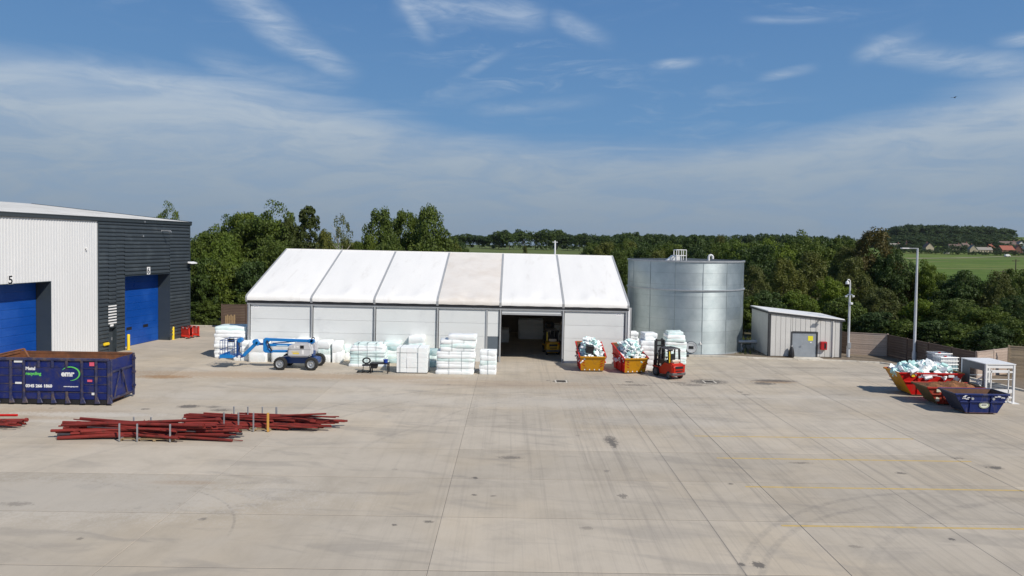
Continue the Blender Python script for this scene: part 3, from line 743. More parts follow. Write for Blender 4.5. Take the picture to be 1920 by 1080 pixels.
    m.tube((x0 - .6, y_ + .5, z), (x0 + .1, y_, z), .16, 14); m.tube((x0, y_, z), (22.05, y_, z), .16, 14); m.tube((x0, y_, z), (x0 + .09, y_, z), .23, 14); m.tube((21.85, y_, z), (21.95, y_, z), .23, 14); m.build('pipe_run', GALV, tp)
    m = MB(); m.box(x0 + .9, y_ - .06, 0, x0 + 1.0, y_ + .06, z - .14); m.box(x0 + .72, y_ - .14, 0, x0 + 1.18, y_ + .14, .03); m.build('stand', GALV, tp)
    m = MB(); m.tube((x0 + 1.3, y_, z), (x0 + 1.3, y_, z + .42), .05, 8); m.lathe([(.16, z + .40), (.16, z + .44)], 14, (x0 + 1.3, y_, 0)); m.build('valve_wheel', BLK, tp)
make_tank()

# ------------------------------------------------------------------ pump house
def make_pump_house():
    A = G(1440.5, 668.5); B = G(1576, 671.5); ang = math.atan2(B.y - A.y, B.x - A.x); W = 6.1; Dp = 5.0
    th = thing('pump_house', 'small grey metal pump house with a sloping white roof and single door', 'pump house', A, ang)
    CL = mat('warm_grey_cladding', (.60, .59, .56), .45, var=.04, objvar=.03); DT = mat('charcoal_trim', (.045, .047, .05), .45)
    hl, hr = 3.88, 3.28; top = lambda x: hl + (hr - hl) * x / W
    dx0, dx1 = (1484 - 1440.5) / 135.5 * W + .02, (1530 - 1440.5) / 135.5 * W; dh = 2.12
    # cladding panels, one by one
    n = 14; pw = (W - .24) / n
    for i in range(n):
        a = .14 + i * pw; b_ = a + pw
        def pan(a, b_, z0, z1a, z1b):
            m = MB(); m.prism([(a + .012, z0), (b_ - .012, z0), (b_ - .012, z1b), (a + .012, z1a)], -.045, .03); m.build('cladding_panel', CL, th, bevel=.008)
        segs = []
        lo_ = .08
        if b_ <= dx0 or a >= dx1: pan(a, b_, lo_, top(a) - .05, top(b_) - .05)
        else:
            if a < dx0 - .03: pan(a, dx0, lo_, top(a) - .05, top(dx0) - .05)
            if b_ > dx1 + .03: pan(dx1, b_, lo_, top(dx1) - .05, top(b_) - .05)
            pan(max(a, dx0 if a < dx0 else a), min(b_, dx1 if b_ > dx1 else b_), dh + .12, top(a) - .05, top(b_) - .05)
    m = MB(); m.prism([(.02, 0), (W - .02, 0), (W - .02, hr - .03), (.02, hl - .03)], .032, .1); 
    m2 = MB(); m2.box(.0, .1, 0, .06, Dp, hl - .02); m2.box(W - .06, .1, 0, W, Dp, hr - .02); m2.prism([(0, 0), (W, 0), (W, hr), (0, hl)], Dp - .06, Dp)
    m.build('inner_wall', DT, th); m2.build('side_wall', CL, th)
    # the side towards the tank: panels with faint joints
    m = MB(); 
    for k in range(6): m.box(-.03, .16 + k * .8, .08, .0, .16 + (k + 1) * .8 - .02, hl - .1)
    m.build('side_cladding', CL, th, bevel=.006)
    m = MB()
    m.box(-.045, -.07, 0, .12, .03, hl - .04); m.box(-.045, .03, 0, .0, .18, hl - .05); m.build('corner_trim', DT, th)
    MB().box(W - .12, -.07, 0, W + .04, .03, hr - .04).build('corner_trim', DT, th)
    m = MB(); m.prism([(-.1, hl - .16), (W + .1, hr - .16), (W + .1, hr + .06), (-.1, hl + .06)], -.12, -.05); m.box(-.11, -.05, hl - .14, -.04, Dp + .1, hl + .07); m.build('roof_trim', DT, th)
    m = MB(); n = 12
    for k in range(n):
        a = -.14 + k * (Dp + .22) / n
        m.hexa([(-.13, a, hl + .04), (W + .2, a, hr + .01), (W + .2, a + .42, hr + .01), (-.13, a + .42, hl + .04), (-.13, a + .01, hl + .12), (W + .2, a + .01, hr + .09), (W + .2, a + .40, hr + .09), (-.13, a + .40, hl + .12)])
    m.build('roof', WHT, th)
    # gutter and outlet
    m = MB(); m.box(W + .12, -.1, hr - .12, W + .3, Dp + .1, hr + .02); m.build('gutter', DT, th); m = MB()
    xx = 4.75; m.tube((xx + .62, -.09, .05), (xx + .62, -.09, hr - .1), .055, 10); m.build('down_pipe', CL, th)
    m = MB(); m.box(dx0 - .1, -.08, 0, dx0, .03, dh + .1); m.box(dx1, -.08, 0, dx1 + .1, .03, dh + .1); m.box(dx0, -.08, dh, dx1, .03, dh + .1); m.build('door_frame', DT, th)
    dr = MB().box(dx0 + .01, -.03, .03, dx1 - .01, .028, dh - .01).build('door', mat('grey_door_paint', (.27, .30, .33), .45), th, bevel=.008)
    MB().box(dx1 - .72, -.04, 1.45, dx1 - .3, -.034, 1.86).build('warning_sign', mat('yellow_sign', (.80, .72, .03), .5), dr)
    MB().box(dx1 - .55, -.04, 1.26, dx1 - .40, -.034, 1.36).build('small_sign', WHT, dr)
    m = MB(); m.tube((dx0 + .75, -.03, 1.02), (dx0 + .75, -.12, 1.02), .02, 6); m.box(dx0 + .68, -.13, 1.0, dx0 + .86, -.10, 1.04); m.build('handle', GALV, dr)
    x0 = (1536 - 1440.5) / 135.5 * W; rc = MB().box(x0, -.34, .72, x0 + .52, -.05, 1.42).build('fire_inlet_cabinet', mat('red_enamel', (.42, .012, .014), .4), th, bevel=.03)
    m = MB(); m.box(x0 + .28, -.352, .85, x0 + .44, -.341, 1.3); m.build('cabinet_glass', BLK, rc)
    m = MB(); xl = 3.35 + .9; m.box(xl - .05, -.32, hr - .02, xl + .05, -.05, hr + .08); m.box(xl - .25, -.5, hr - .02, xl + .25, -.3, hr + .06); m.build('wall_lamp', DT, th, bevel=.01)
    m = MB(); m.box(dx0 - .05, -1.7, -.03, dx1 + .25, -.09, .05); m.build('door_step', KERB, th)
    # black bag leaning by the door
    t2 = thing('rubble_sack', 'black sack slumped against the pump house wall beside its door', 'sack', th.matrix_world @ Vector((0, 0, 0)))
    t2.location = A + Vector((math.cos(ang) * (dx0 - .15), math.sin(ang) * (dx0 - .15), 0)) + Vector((0, -.32, 0))
    m = MB(); m.lathe([(.20, 0), (.25, .2), (.22, .5), (.15, .8), (.08, 1.0), (.03, 1.08)], 12); m.build('bag', BLK, t2, fix=False); m = MB(); m.lathe([(.085, .98), (.1, 1.0), (.085, 1.03)], 10); m.build('tie', ALU, t2)
make_pump_house()

# ------------------------------------------------------------------ timber fences
WOODF = mat('weathered_timber_sun_lightened', (.42, .33, .27), .85, var=.25, vscale=2.5, col2=(.40, .34, .29), amt2=.5, s2=1.5, stretch=(.5, .5, 4), bump=.004, objvar=.12)  # weathered timber, lightened so the colour carries sunlight on the lit sections
WOODD = mat('brown_timber_shade_darkened', (.105, .07, .052), .85, var=.25, vscale=2.5, col2=(.15, .11, .085), amt2=.5, s2=1.5, stretch=(.5, .5, 4), bump=.004, objvar=.1)  # brown darkened to paint in the shade of fences turned from the sun
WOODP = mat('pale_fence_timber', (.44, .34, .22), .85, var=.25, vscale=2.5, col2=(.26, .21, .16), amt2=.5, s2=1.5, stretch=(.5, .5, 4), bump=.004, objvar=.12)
def fence(a, b, h, label, wood, nb=9, post_every=2.5, cap=True, group=None):
    a, b = Vector(a), Vector(b); L = (b - a).length; ang = math.atan2(b.y - a.y, b.x - a.x)
    th = thing('timber_fence', label, 'fence', (a.x, a.y, 0), ang, group); n = max(1, round(L / post_every)); pl = L / n
    bh = h / nb
    me = MB().box(.07, -.02, .006, pl - .07, .02, bh - .006).mesh('fence_board', wood, bevel=.004)
    me2 = MB().box(.07, -.02, .006, pl - .07, .02, bh - .006).mesh('fence_board', wood, bevel=.004)
    for i in range(n):
        for k in range(nb): ob('fence_board', me if rnd.random() < .5 else me2, th, (i * pl, rnd.uniform(-.008, .008), k * bh), (rnd.uniform(-.03, .03), rnd.uniform(-.002, .002), 0))
        if cap: MB().box(i * pl + .06, -.05, h, (i + 1) * pl - .06, .05, h + .04).build('capping', wood, th)
    for i in range(n + 1): MB().box(i * pl - .06, -.06, -.2, i * pl + .06, .06, h + .08).build('fence_post', wood, th, bevel=.01)
p1 = Vector((30.1, 60.6, 0)); p2 = Vector((33.0, 59.6, 0)); p3 = Vector((34.2, 49.9, 0)); p4 = Vector((38.4, 52.3, 0))
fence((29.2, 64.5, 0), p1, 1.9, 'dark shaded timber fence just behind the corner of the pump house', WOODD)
fence(p1, p2, 1.95, 'sunlit grey timber fence section with half in shadow beside the camera pole', WOODF, nb=10)
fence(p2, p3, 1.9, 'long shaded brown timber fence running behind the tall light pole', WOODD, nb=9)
fence(p3, p4, 1.95, 'weathered timber fence sections rising behind the white steel cabinet', WOODF, nb=9)
fence((37.2, 50.8, 0), (41.5, 48.5, 0), 2.3, 'pale new timber fence at the edge of the yard behind the cabinet', WOODP, nb=11)
a = D(416, 600, 72.5); b = D(466, 600, 72.5)
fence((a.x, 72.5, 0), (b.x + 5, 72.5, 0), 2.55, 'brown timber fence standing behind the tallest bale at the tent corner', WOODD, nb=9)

# ------------------------------------------------------------------ poles
def pole(px, py, ytop, label, arm=None, name='lamp_post', r=.09, y=None):
    b_ = G(px, py); h = CAM_H - 0 ; top = D(px, ytop, b_.y).z
    th = thing(name, label, 'lamp post' if name == 'lamp_post' else 'camera pole', b_)
    m = MB(); m.lathe([(r * 1.7, 0), (r * 1.7, .9), (r * 1.15, 1.1), (r * 1.1, top * .5), (r * .75, top)], 14); m.build('pole', mat('pale_pole_paint', (.56, .58, .60), .45, .2), th, fix=False)
    m = MB(); m.box(-.22, -.22, 0, .22, .22, .03); m.build('base_plate', GALV, th)
    return th, top
th, top = pole(1713.5, 682, 466, 'tall thin grey lamp post with a flat arm in front of the shaded fence', r=.095)
m = MB(); m.box(-1.0, -.05, top - .02, .06, .05, top + .05); m.build('arm', GALV, th); m = MB(); m.box(-1.35, -.16, top - .03, -.75, .16, top + .05); m.build('lamp_head', WHT, th, bevel=.02)
th, top = pole(1590, 670, 530, 'camera pole with white domes and hooked top by the pump house corner', name='camera_pole', r=.085)
m = MB(); m.path([(0, 0, top), (0, 0, top + .15), (-.08, 0, top + .27), (-.2, 0, top + .27), (-.24, 0, top + .12)], .04, 8); m.lathe([(.15, top - .12), (.14, top + .05), (.06, top + .14)], 14, (-.24, 0, 0)); m.build('dome_camera', WHT, th)
m = MB(); z = top - 1.05; m.path([(-.3, 0, z - .1), (-.18, 0, z + .02), (.18, 0, z + .02), (.3, 0, z - .1)], .045, 8); m.lathe([(.05, z - .22), (.10, z - .16), (.10, z - .05)], 12, (-.3, 0, 0)); m.lathe([(.05, z - .22), (.10, z - .16), (.10, z - .05)], 12, (.3, 0, 0)); m.build('twin_camera', WHT, th)
m = MB(); z = top - 1.8; m.box(0, -.2, z - .08, .2, .04, z + .1); m.build('junction_camera', WHT, th, bevel=.02)
m = MB(); m.box(-.14, -.2, .8, .14, -.08, 1.3); m.build('control_box', GALV, th, bevel=.01)
b_ = Vector(D(1040.5, 470, 80)); th = thing('lamp_post', 'white lamp post top rising behind the ridge of the tent roof', 'lamp post', (b_.x, 80, 0)); top = D(1040, 454.5, 80).z
m = MB(); m.lathe([(.16, 0), (.12, top * .6), (.10, top)], 12); m.build('pole', WHT, th, fix=False); m = MB(); m.box(-.3, -.1, top, .3, .1, top + .07); m.box(-.06, -.06, top, .06, .06, top + .22); m.build('lamp_head', WHT, th)

# ------------------------------------------------------------------ bales of foam sheet
BALE_W = mat('white_foam_sheet', (.84, .86, .855), .55, var=.02, vscale=2, col2=(.74, .83, .82), amt2=.35, s2=1.6, bump=.02, bscale=3.5, objvar=.03)
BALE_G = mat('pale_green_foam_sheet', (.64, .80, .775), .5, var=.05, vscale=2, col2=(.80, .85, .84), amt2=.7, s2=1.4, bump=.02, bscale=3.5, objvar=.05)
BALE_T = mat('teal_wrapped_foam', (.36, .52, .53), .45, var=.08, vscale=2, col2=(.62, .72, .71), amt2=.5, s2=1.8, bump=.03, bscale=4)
STRAP = mat('grey_strapping', (.20, .26, .27), .6)
def layer_mesh(w, d, t_, amp, seed, mt, wrinkle=.5):
    rg = random.Random(seed); nl, ns = 9, 6; base_ = []; c_ = .025
    for (x0, y0, x1, y1, nn) in ((-1, -1, 1, -1, nl), (1, -1, 1, 1, ns), (1, 1, -1, 1, nl), (-1, 1, -1, -1, ns)):
        for i in range(nn):
            q = [.03, *[.03 + .94 * k / (nn - 1) for k in range(1, nn - 1)], .97][i]; base_.append((x0 + (x1 - x0) * q, y0 + (y1 - y0) * q))
    M = len(base_); v = []
    def peri(k, inset):
        # rounded rectangle outline
        return (base_[k][0] * (w / 2 - inset), base_[k][1] * (d / 2 - inset))
    off = [rg.gauss(0, amp * .55) for _ in range(M)]
    off = [(off[i] + off[i - 1] + off[(i + 1) % M]) / 2.0 for i in range(M)]
    rings = [(.004 + amp * .1, 0.0), (.0, min(.012, t_ * .1)), (-amp * .2, t_ * .5), (.0, t_ - min(.015, t_ * .12)), (.010 + amp * .12, t_), (min(w, d) * .28, t_ + amp * .25)]
    zj = [rg.gauss(0, amp * .3) for _ in range(M)]
    for ri, (ins, z) in enumerate(rings):
        for k in range(M):
            x, y = peri(k, ins + off[k] * (1 if ri < 5 else .2)); v.append((x, y, z + zj[k] * (z / t_) * (.6 if ri < 5 else 1)))
    c0 = len(v); v.append((0, 0, 0)); v.append((rg.gauss(0, .05), 0, t_ + amp * rg.uniform(.1, .8)))
    f = []
    for r_ in range(len(rings) - 1):
        for k in range(M): f.append((r_ * M + k, r_ * M + (k + 1) % M, (r_ + 1) * M + (k + 1) % M, (r_ + 1) * M + k))
    for k in range(M): f.append((c0, (k + 1) % M, k)); f.append((c0 + 1, (len(rings) - 1) * M + k, (len(rings) - 1) * M + (k + 1) % M))
    m = MB(); m.add(v, f, True); return m.mesh('foam_layer', mt, fix=False, sharp=50)
SEED = [100]
def bale(px0, px1, pyb, h, d, n, label, mats=(BALE_W,), amp=.035, rz=0.0, straps=2, z0=0.0, pallet=False, dy=0.0, taper=None, y=None, name='foam_bale', cat='bale'):
    a = G(px0, pyb) if y is None else D(px0, pyb, y); b_ = G(px1, pyb) if y is None else D(px1, pyb, y)
    w = (b_ - a).length; c = (a + b_) / 2; c.y += d / 2 + dy; c.z = z0
    amp *= .6
    th = thing(name, label, cat, c, rz, 'bales of foam sheet stacked along the tent')
    zb = 0.0
    if pallet:
        m = MB()
        for yy in (-d / 2 + .08, 0, d / 2 - .08): m.box(-w / 2, yy - .06, 0, w / 2, yy + .06, .08)
        m.box(-w / 2, -d / 2, .08, w / 2, d / 2, .11); m.build('pallet_board', mat('pallet_wood', (.25, .18, .11), .9, var=.2), th); zb = .11
    lh = (h - zb) / n
    for k in range(n):
        SEED[0] += 1; s = 1.0
        if taper: s = taper[k]
        o = ob('foam_layer', layer_mesh(w * s, d * s, lh * 1.06, amp * .8, SEED[0], mats[k % len(mats)]), th, (rnd.uniform(-amp, amp), rnd.uniform(-amp, amp), zb + k * lh), (rnd.gauss(0, amp * .12), rnd.gauss(0, amp * .12), rnd.gauss(0, .02)))
    for i in range(straps):
        x = (i + 1) * w / (straps + 1) - w / 2; hh = h + amp * .6; e = d / 2 + amp * .8
        m = MB(); m.box(x - .010, -e - .008, zb, x + .010, -e, hh); m.box(x - .010, e, zb, x + .010, e + .008, hh); m.box(x - .010, -e, hh, x + .010, e, hh + .008)
        m.box(x - .05, -e * .8, hh + .008, x + .05, -e * .6, hh + .03); m.build('strap', STRAP, th)
    return th
W, Gn, Tl = BALE_W, BALE_G, BALE_T
bale(399, 459, 671, 2.45, 2.3, 9, 'tallest many layered white bale at the corner of the tent behind the lift basket', (W, W, W, W, W, W, W, W, Gn), .07, .08, 0, taper=[1, 1.02, 1, 1.03, 1, .98, .98, .97, .96])
bale(437, 466, 676.5, 1.45, 1.2, 4, 'white bale standing directly behind the blue lift basket', (W, Gn, W), .04, 0, 1)
bale(465, 499, 679, 1.55, 1.25, 2, 'smooth white block bale behind the sloping blue jib', (W,), .03, 0, 0)
bale(446, 498, 672, 1.9, 1.3, 5, 'loose green and white bale in the back row behind the blue boom', (W, Gn, W), .08, .05, 0, dy=1.4)
bale(508, 545, 680, 1.7, 1.3, 2, 'smooth white block bale under the middle of the blue boom', (W,), .03, 0, 0)
bale(500, 562, 673, 2.0, 1.2, 5, 'low white bale in the back row hidden by the lift engine cover', (W, W, Gn), .05, 0, 0, dy=1.6)
bale(551, 590, 678, 1.7, 1.2, 3, 'white bale wrapped in sheet behind the lift wheels', (W, Gn), .05, 0, 0, dy=.4)
bale(594, 619, 679.5, 1.62, 1.1, 3, 'wrinkled pale green bale just past the lift engine cover', (W, Gn, W), .05, -.06, 0)
bale(622, 640, 680, 1.55, 1.1, 2, 'upright creased white bale leaning beside a taller white box', (W,), .06, .05, 0)
bale(628, 652, 678, 2.0, 1.1, 2, 'tall square white foam box rising above the creased bales', (W,), .02, 0, 0, dy=1.2)
bale(642, 655, 676, 1.2, 1.0, 2, 'small white bale slumped against the strapped layered bale', (W, Gn), .07, .2, 0, dy=.2)
bale(655, 722, 687.5, 1.75, 1.3, 9, 'wide strapped bale of thin green and white layers behind the black chair', (W, Gn, Gn, Gn, Gn, Gn, W, W, Gn), .05, 0, 3, taper=[1.05, 1, .99, .99, 1, 1, .98, .9, .74])
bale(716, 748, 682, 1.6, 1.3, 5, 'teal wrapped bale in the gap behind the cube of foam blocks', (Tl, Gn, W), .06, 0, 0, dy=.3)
# cube of blocks
def block_cube(px0, px1, pyb, h, d, label):
    a = G(px0, pyb); b_ = G(px1, pyb); w = (b_ - a).length; c = (a + b_) / 2; c.y += d / 2
    th = thing('foam_bale', label, 'bale', c, 0, 'bales of foam sheet stacked along the tent'); MB().box(-w / 2, -d / 2, 0, w / 2, d / 2, .05).build('base_sheet', BLK, th)
    nx, nz = 3, 5; bw = w / nx; bh = (h - .05) / nz
    for j in range(nz):
        for i in range(nx):
            m = MB(); m.box(-bw / 2 + .002, -d / 2, .002, bw / 2 - .002, d / 2, bh - .002)
            m.build('foam_block', (W, W, Gn)[(i * 2 + j) % 3] if rnd.random() < .35 else W, th, bevel=.012, seg=1).location = (-w / 2 + (i + .5) * bw, rnd.uniform(-.03, .03), .05 + j * bh)
    for x in (-w * .38, w * .2):
        m = MB(); m.box(x - .014, -d / 2 - .045, .05, x + .014, -d / 2 - .037, h + .01); m.box(x - .014, -d / 2 - .04, h, x + .014, d / 2, h + .012); m.build('strap', STRAP, th)
block_cube(743, 801, 700, 1.85, 1.45, 'cube shaped bale of square white foam blocks with two thin straps')
bale(760, 790, 686, 2.05, 1.2, 4, 'flat topped white bale peeking over the cube of foam blocks', (Gn, W), .05, 0, 0, dy=1.3)
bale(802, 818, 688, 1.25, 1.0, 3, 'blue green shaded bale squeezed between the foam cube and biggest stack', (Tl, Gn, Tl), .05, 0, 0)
bale(818, 889, 702, 1.62, 1.5, 7, 'biggest strapped stack of white foam layers in front of the tent wall', (W, W, W, W, Gn, W), .055, 0, 2, taper=[1, .98, .99, 1, 1, 1.02, 1])
bale(824, 891, 702, .78, 1.4, 3, 'middle tier of white foam layers lying on the biggest stack', (W, Gn, W), .07, .03, 2, z0=1.66, dy=.05, taper=[.96, .98, 1.03])
bale(840, 893, 702, .34, 1.2, 1, 'loose white foam slab topping the biggest stack', (W,), .07, -.05, 0, z0=2.46, dy=.1)
bale(899, 930, 702, 1.66, 1.1, 5, 'narrow white bale standing alone nearest the open doorway', (W, W, Gn, W, W), .03, 0, 1)
# by the tank
bale(1187, 1216, 697, 1.9, 1.5, 5, 'rounded white bale between the tilted yellow skip and the steel tank', (W,), .07, .1, 0, dy=3.6, taper=[1, 1.02, 1, .98, .86])
bale(1190, 1212, 697, .5, 1.2, 2, 'thin white foam pile lying on top of the rounded bale by the tank', (W, W), .05, 0, 0, z0=1.95, dy=3.7)
bale(1210, 1240, 701, 2.15, 1.5, 6, 'tall plain white bale directly behind the forklift mast', (W,), .05, -.05, 0, dy=1.6)
bale(1216, 1240, 701, .5, 1.3, 2, 'white foam pile resting on the tall plain bale behind the forklift mast', (W,), .06, .1, 0, z0=2.2, dy=2.0)
bale(1247, 1286, 683, 1.75, 1.6, 9, 'pale green layered bale nearest the tank manhole', (Gn, Gn, W), .03, 0, 0)
bale(1250, 1284, 683, .75, 1.5, 3, 'bulging green sheet roll tier resting on the layered bale by the manhole', (Gn, W, Gn), .08, 0, 0, z0=1.8, taper=[1, .96, .8])
# inside the tent
def inside(px0, px1, pyb, y, h, n, label, g=W, d=1.8): bale(px0, px1, 0, h, d, n, label, (g,), .03, 0, 0, y=y)
inside(981, 1028, 604, 67.5, 1.9, 5, 'white foam stack deep inside the tent seen through the doorway')
inside(1046, 1062, 620, 66.5, 1.5, 4, 'pale foam stack inside the tent behind the yellow forklift')
inside(944, 963, 620, 65, 1.2, 3, 'low foam stack inside the tent beside the doorway post')

# ------------------------------------------------------------------ skips
SK_Y = mat('skip_yellow_paint', (.54, .25, .005), .5, spec=.3, var=.10, col2=(.26, .13, .03), amt2=.35, s2=1.4)
SK_R = mat('skip_red_paint', (.52, .010, .007), .48, spec=.3, var=.10, col2=(.24, .05, .03), amt2=.3, s2=1.5)
SK_R2 = mat('faded_red_paint', (.40, .035, .018), .6, spec=.3, var=.15, col2=(.22, .08, .05), amt2=.5, s2=1.5)
SK_B = mat('skip_blue_paint', (.007, .020, .12), .45, spec=.35, var=.15, col2=(.09, .085, .11), amt2=.35, s2=1.6, stretch=(2, 2, .5))
RUST = mat('rusty_steel', (.15, .075, .042), .85, var=.3, vscale=3, col2=(.085, .055, .042), amt2=.6, s2=2)
SCRAP = mat('white_foam_scrap', (.84, .87, .86), .6, var=.06)
SCRAPG = mat('green_foam_scrap', (.48, .74, .70), .6, var=.12)
def scrap_heap(th, L0, L1, W0, W1, z0, zc, count, seed, size=.26):
    rg = random.Random(seed)
    for mt, nm, frac in ((SCRAP, 'foam_scrap', .72), (SCRAPG, 'foam_scrap', .28)):
        m = MB()
        for _ in range(int(count * frac)):
            u, v = rg.uniform(-1, 1), rg.uniform(-1, 1); x = (L0 + L1) / 2 + u * (L1 - L0) / 2; y = (W0 + W1) / 2 + v * (W1 - W0) / 2
            hz = z0 + (zc - z0) * (1 - abs(u) ** 4) * (1 - abs(v) ** 3.2) * rg.uniform(.72, 1.05)
            m.T = Matrix.Translation((x, y, hz)) @ Euler((rg.uniform(-1, 1), rg.uniform(-1, 1), rg.uniform(0, 6.3))).to_matrix().to_4x4()
            a, b_, c_ = size * rg.uniform(.5, 1.9), size * rg.uniform(.35, .8), size * rg.uniform(.12, .4)
            m.hexa([(-a / 2, -b_ / 2, -c_ / 2), (a / 2, -b_ / 2, -c_ / 2), (a / 2 * .8, b_ / 2, -c_ / 2), (-a / 2, b_ / 2 * .8, -c_ / 2), (-a / 2, -b_ / 2, c_ / 2), (a / 2, -b_ / 2 * .9, c_ / 2), (a / 2 * .8, b_ / 2, c_ / 2), (-a / 2, b_ / 2 * .8, c_ / 2)])
        m.T = None; o = m.build(nm, mt, None, bevel=.008)
        o['kind'] = 'stuff'; o.parent = th
def skip(label, c, rz, L, Wd, H, side_m, end_m, inner_m, lip=.12, slope=.55, front_low=0.0, back_rise=0.0, base=.1, name='skip'):
    """long axis local x; trapezoid sides, sloping ends; back_rise lifts the side tops towards +x"""
    th = thing(name, label, 'skip', c, rz, 'waste skips in the yard'); t_ = .03
    b0, b1 = -L / 2 + slope, L / 2 - slope * .8; l0, l1 = -L / 2, L / 2; wd = Wd / 2; wb = Wd / 2 - .10
    zl, zr = H - front_low, H + back_rise
    for s in (-1, 1):
        m = MB(); yo, yi = s * wd, s * (wd - t_); yb, ybi = s * wb, s * (wb - t_)
        P8 = [(b0, yb, base), (b1, yb, base), (l1, yo, zr), (l0, yo, zl)]; Q8 = [(b0, ybi, base), (b1, ybi, base), (l1, yi, zr), (l0, yi, zl)]
        m.add(P8 + Q8, [(0, 1, 2, 3), (7, 6, 5, 4), (0, 4, 5, 1), (1, 5, 6, 2), (2, 6, 7, 3), (3, 7, 4, 0)])
        sd = m.build('side_plate', side_m, th)
        m = MB(); m.bar((l0, yo + s * .03, zl - .03), (l1, yo + s * .03, zr - .03), .10, .09); m.bar((l0 + slope * .42, (yo + yb) / 2 + s * .05, base + (zl - base) * .58), (l1 - slope * .35, (yo + yb) / 2 + s * .05, base + (zr - base) * .58), .09, .07); m.build('side_rail', side_m, th, bevel=.01)
        for q in (.3, .68):      # lifting lugs and stiffeners
            xx = l0 + L * q; m = MB(); m.hexa([(xx - .04, s * (wb + .06), base + .05), (xx + .04, s * (wb + .06), base + .05), (xx + .04, s * (wb), base + .05), (xx - .04, s * wb, base + .05), (xx - .04, yo + s * .04, zl * .9), (xx + .04, yo + s * .04, zl * .9), (xx + .04, yo, zl * .9), (xx - .04, yo, zl * .9)]); m.build('stiffener', side_m, th)
            m = MB(); m.tube((xx, yo, zl - .25), (xx, yo + s * .16, zl - .25), .045, 8); m.tube((xx, yo + s * .13, zl - .25), (xx, yo + s * .17, zl - .25), .075, 8); m.build('lifting_lug', ALU, th)
    for (xa, xb, zt) in ((b0, l0, zl), (b1, l1, zr)):
        s = -1 if xa < 0 else 1
        m = MB(); m.add([(xa, -wb + t_, base), (xa, wb - t_, base), (xb, wd - t_, zt), (xb, -wd + t_, zt), (xa - s * t_, -wb + t_, base), (xa - s * t_, wb - t_, base), (xb - s * t_, wd - t_, zt), (xb - s * t_, -wd + t_, zt)],
                        [(0, 1, 2, 3), (7, 6, 5, 4), (0, 4, 5, 1), (1, 5, 6, 2), (2, 6, 7, 3), (3, 7, 4, 0)]); m.build('end_plate', end_m, th)
        m = MB(); m.bar((xb + s * .02, -wd, zt - .03), (xb + s * .02, wd, zt - .03), .09, .09); m.build('end_rail', end_m if s < 0 or not back_rise else side_m, th, bevel=.01)
    m = MB(); m.box(b0, -wb, base - .03, b1, wb, base); 
    for s in (-1, 1): m.box(b0 + .1, s * wb * .6 - .06, 0, b1 - .1, s * wb * .6 + .06, base - .03)
    m.build('floor_plate', RUST, th)
    # rusted lining
    m = MB(); e = .035
    m.add([(b0 + .02, -wb + e, base + .01), (b1 - .02, -wb + e, base + .01), (b1 - .02, wb - e, base + .01), (b0 + .02, wb - e, base + .01), (l0 + .05, -wd + e, zl - .02), (l1 - .05, -wd + e, zr - .02), (l1 - .05, wd - e, zr - .02), (l0 + .05, wd - e, zl - .02)],
          [(0, 1, 2, 3), (0, 4, 5, 1), (1, 5, 6, 2), (2, 6, 7, 3), (3, 7, 4, 0)]); m.build('lining', inner_m, th, fix=False)
    return th
# two by the tent: yellow sloping end towards the yard, red sides, open high back
def tent_skip(label, px0, px1, py, L, rz, seed, zc):
    a, b_ = G(px0, py), G(px1, py); w = (b_ - a).length / .88; c = (a + b_) / 2; dirv = Vector((-math.sin(rz), math.cos(rz), 0)); c = c + dirv * (L / 2 - .32)
    th = skip(label, c, rz + PI / 2, L, w, 1.18, SK_R, SK_Y, RUST, slope=.32, back_rise=.75)
    # inner yellow faces, red hazard chevrons and white feet marks
    m = MB(); 
    for s in (-1, 1):
        for k in range(3):
            z = .45 + k * .2; y = s * (w / 2 - .30 + k * .02); x = -L / 2 + .32 * (1 - (z - .1) / 1.08) - .012
            m.hexa([(x - .006, y - .10, z), (x - .006, y + .10, z + s * .07), (x, y + .10, z + s * .07), (x, y - .10, z), (x - .012 - .016, y - .10, z + .06), (x - .012 - .016, y + .10, z + .06 + s * .07), (x - .016, y + .10, z + .06 + s * .07), (x - .016, y - .10, z + .06)])
    m.build('chevron', SK_R, th); m = MB()
    for k in range(4): y = -w * .28 + k * w * .19; m.box(-L / 2 + .29, y - .035, .12, -L / 2 + .33, y + .035, .22)
    m.build('mark', WHT, th)
    scrap_heap(th, -L / 2 + .25, L / 2 - .15, -w / 2 + .15, w / 2 - .15, .85, zc, 210, seed, .40)
    return th, c, w
s1, c1, w1 = tent_skip('yellow ended skip heaped with foam scrap and a black crate, beside the open tent doorway', 1089, 1131, 697, 2.7, 0.02, 5, 2.3)
s2, c2, w2 = tent_skip('yellow ended skip turned slightly, full of foam scrap, between the forklift and tent corner', 1170, 1210, 700.5, 2.8, .20, 6, 2.2)
th = thing('crate', 'open black plastic crate lying on foam scrap in the skip by the tent doorway', 'crate', c1 + Vector((-.22, -1.0, 1.45)), .1)
m = MB(); m.box(-.27, -.22, 0, .27, .22, .48); m.build('shell', BLK, th); MB().box(-.29, -.24, .48, .29, .24, .52).build('rim', BLK, th)
th.rotation_euler = (.2, .12, .1)
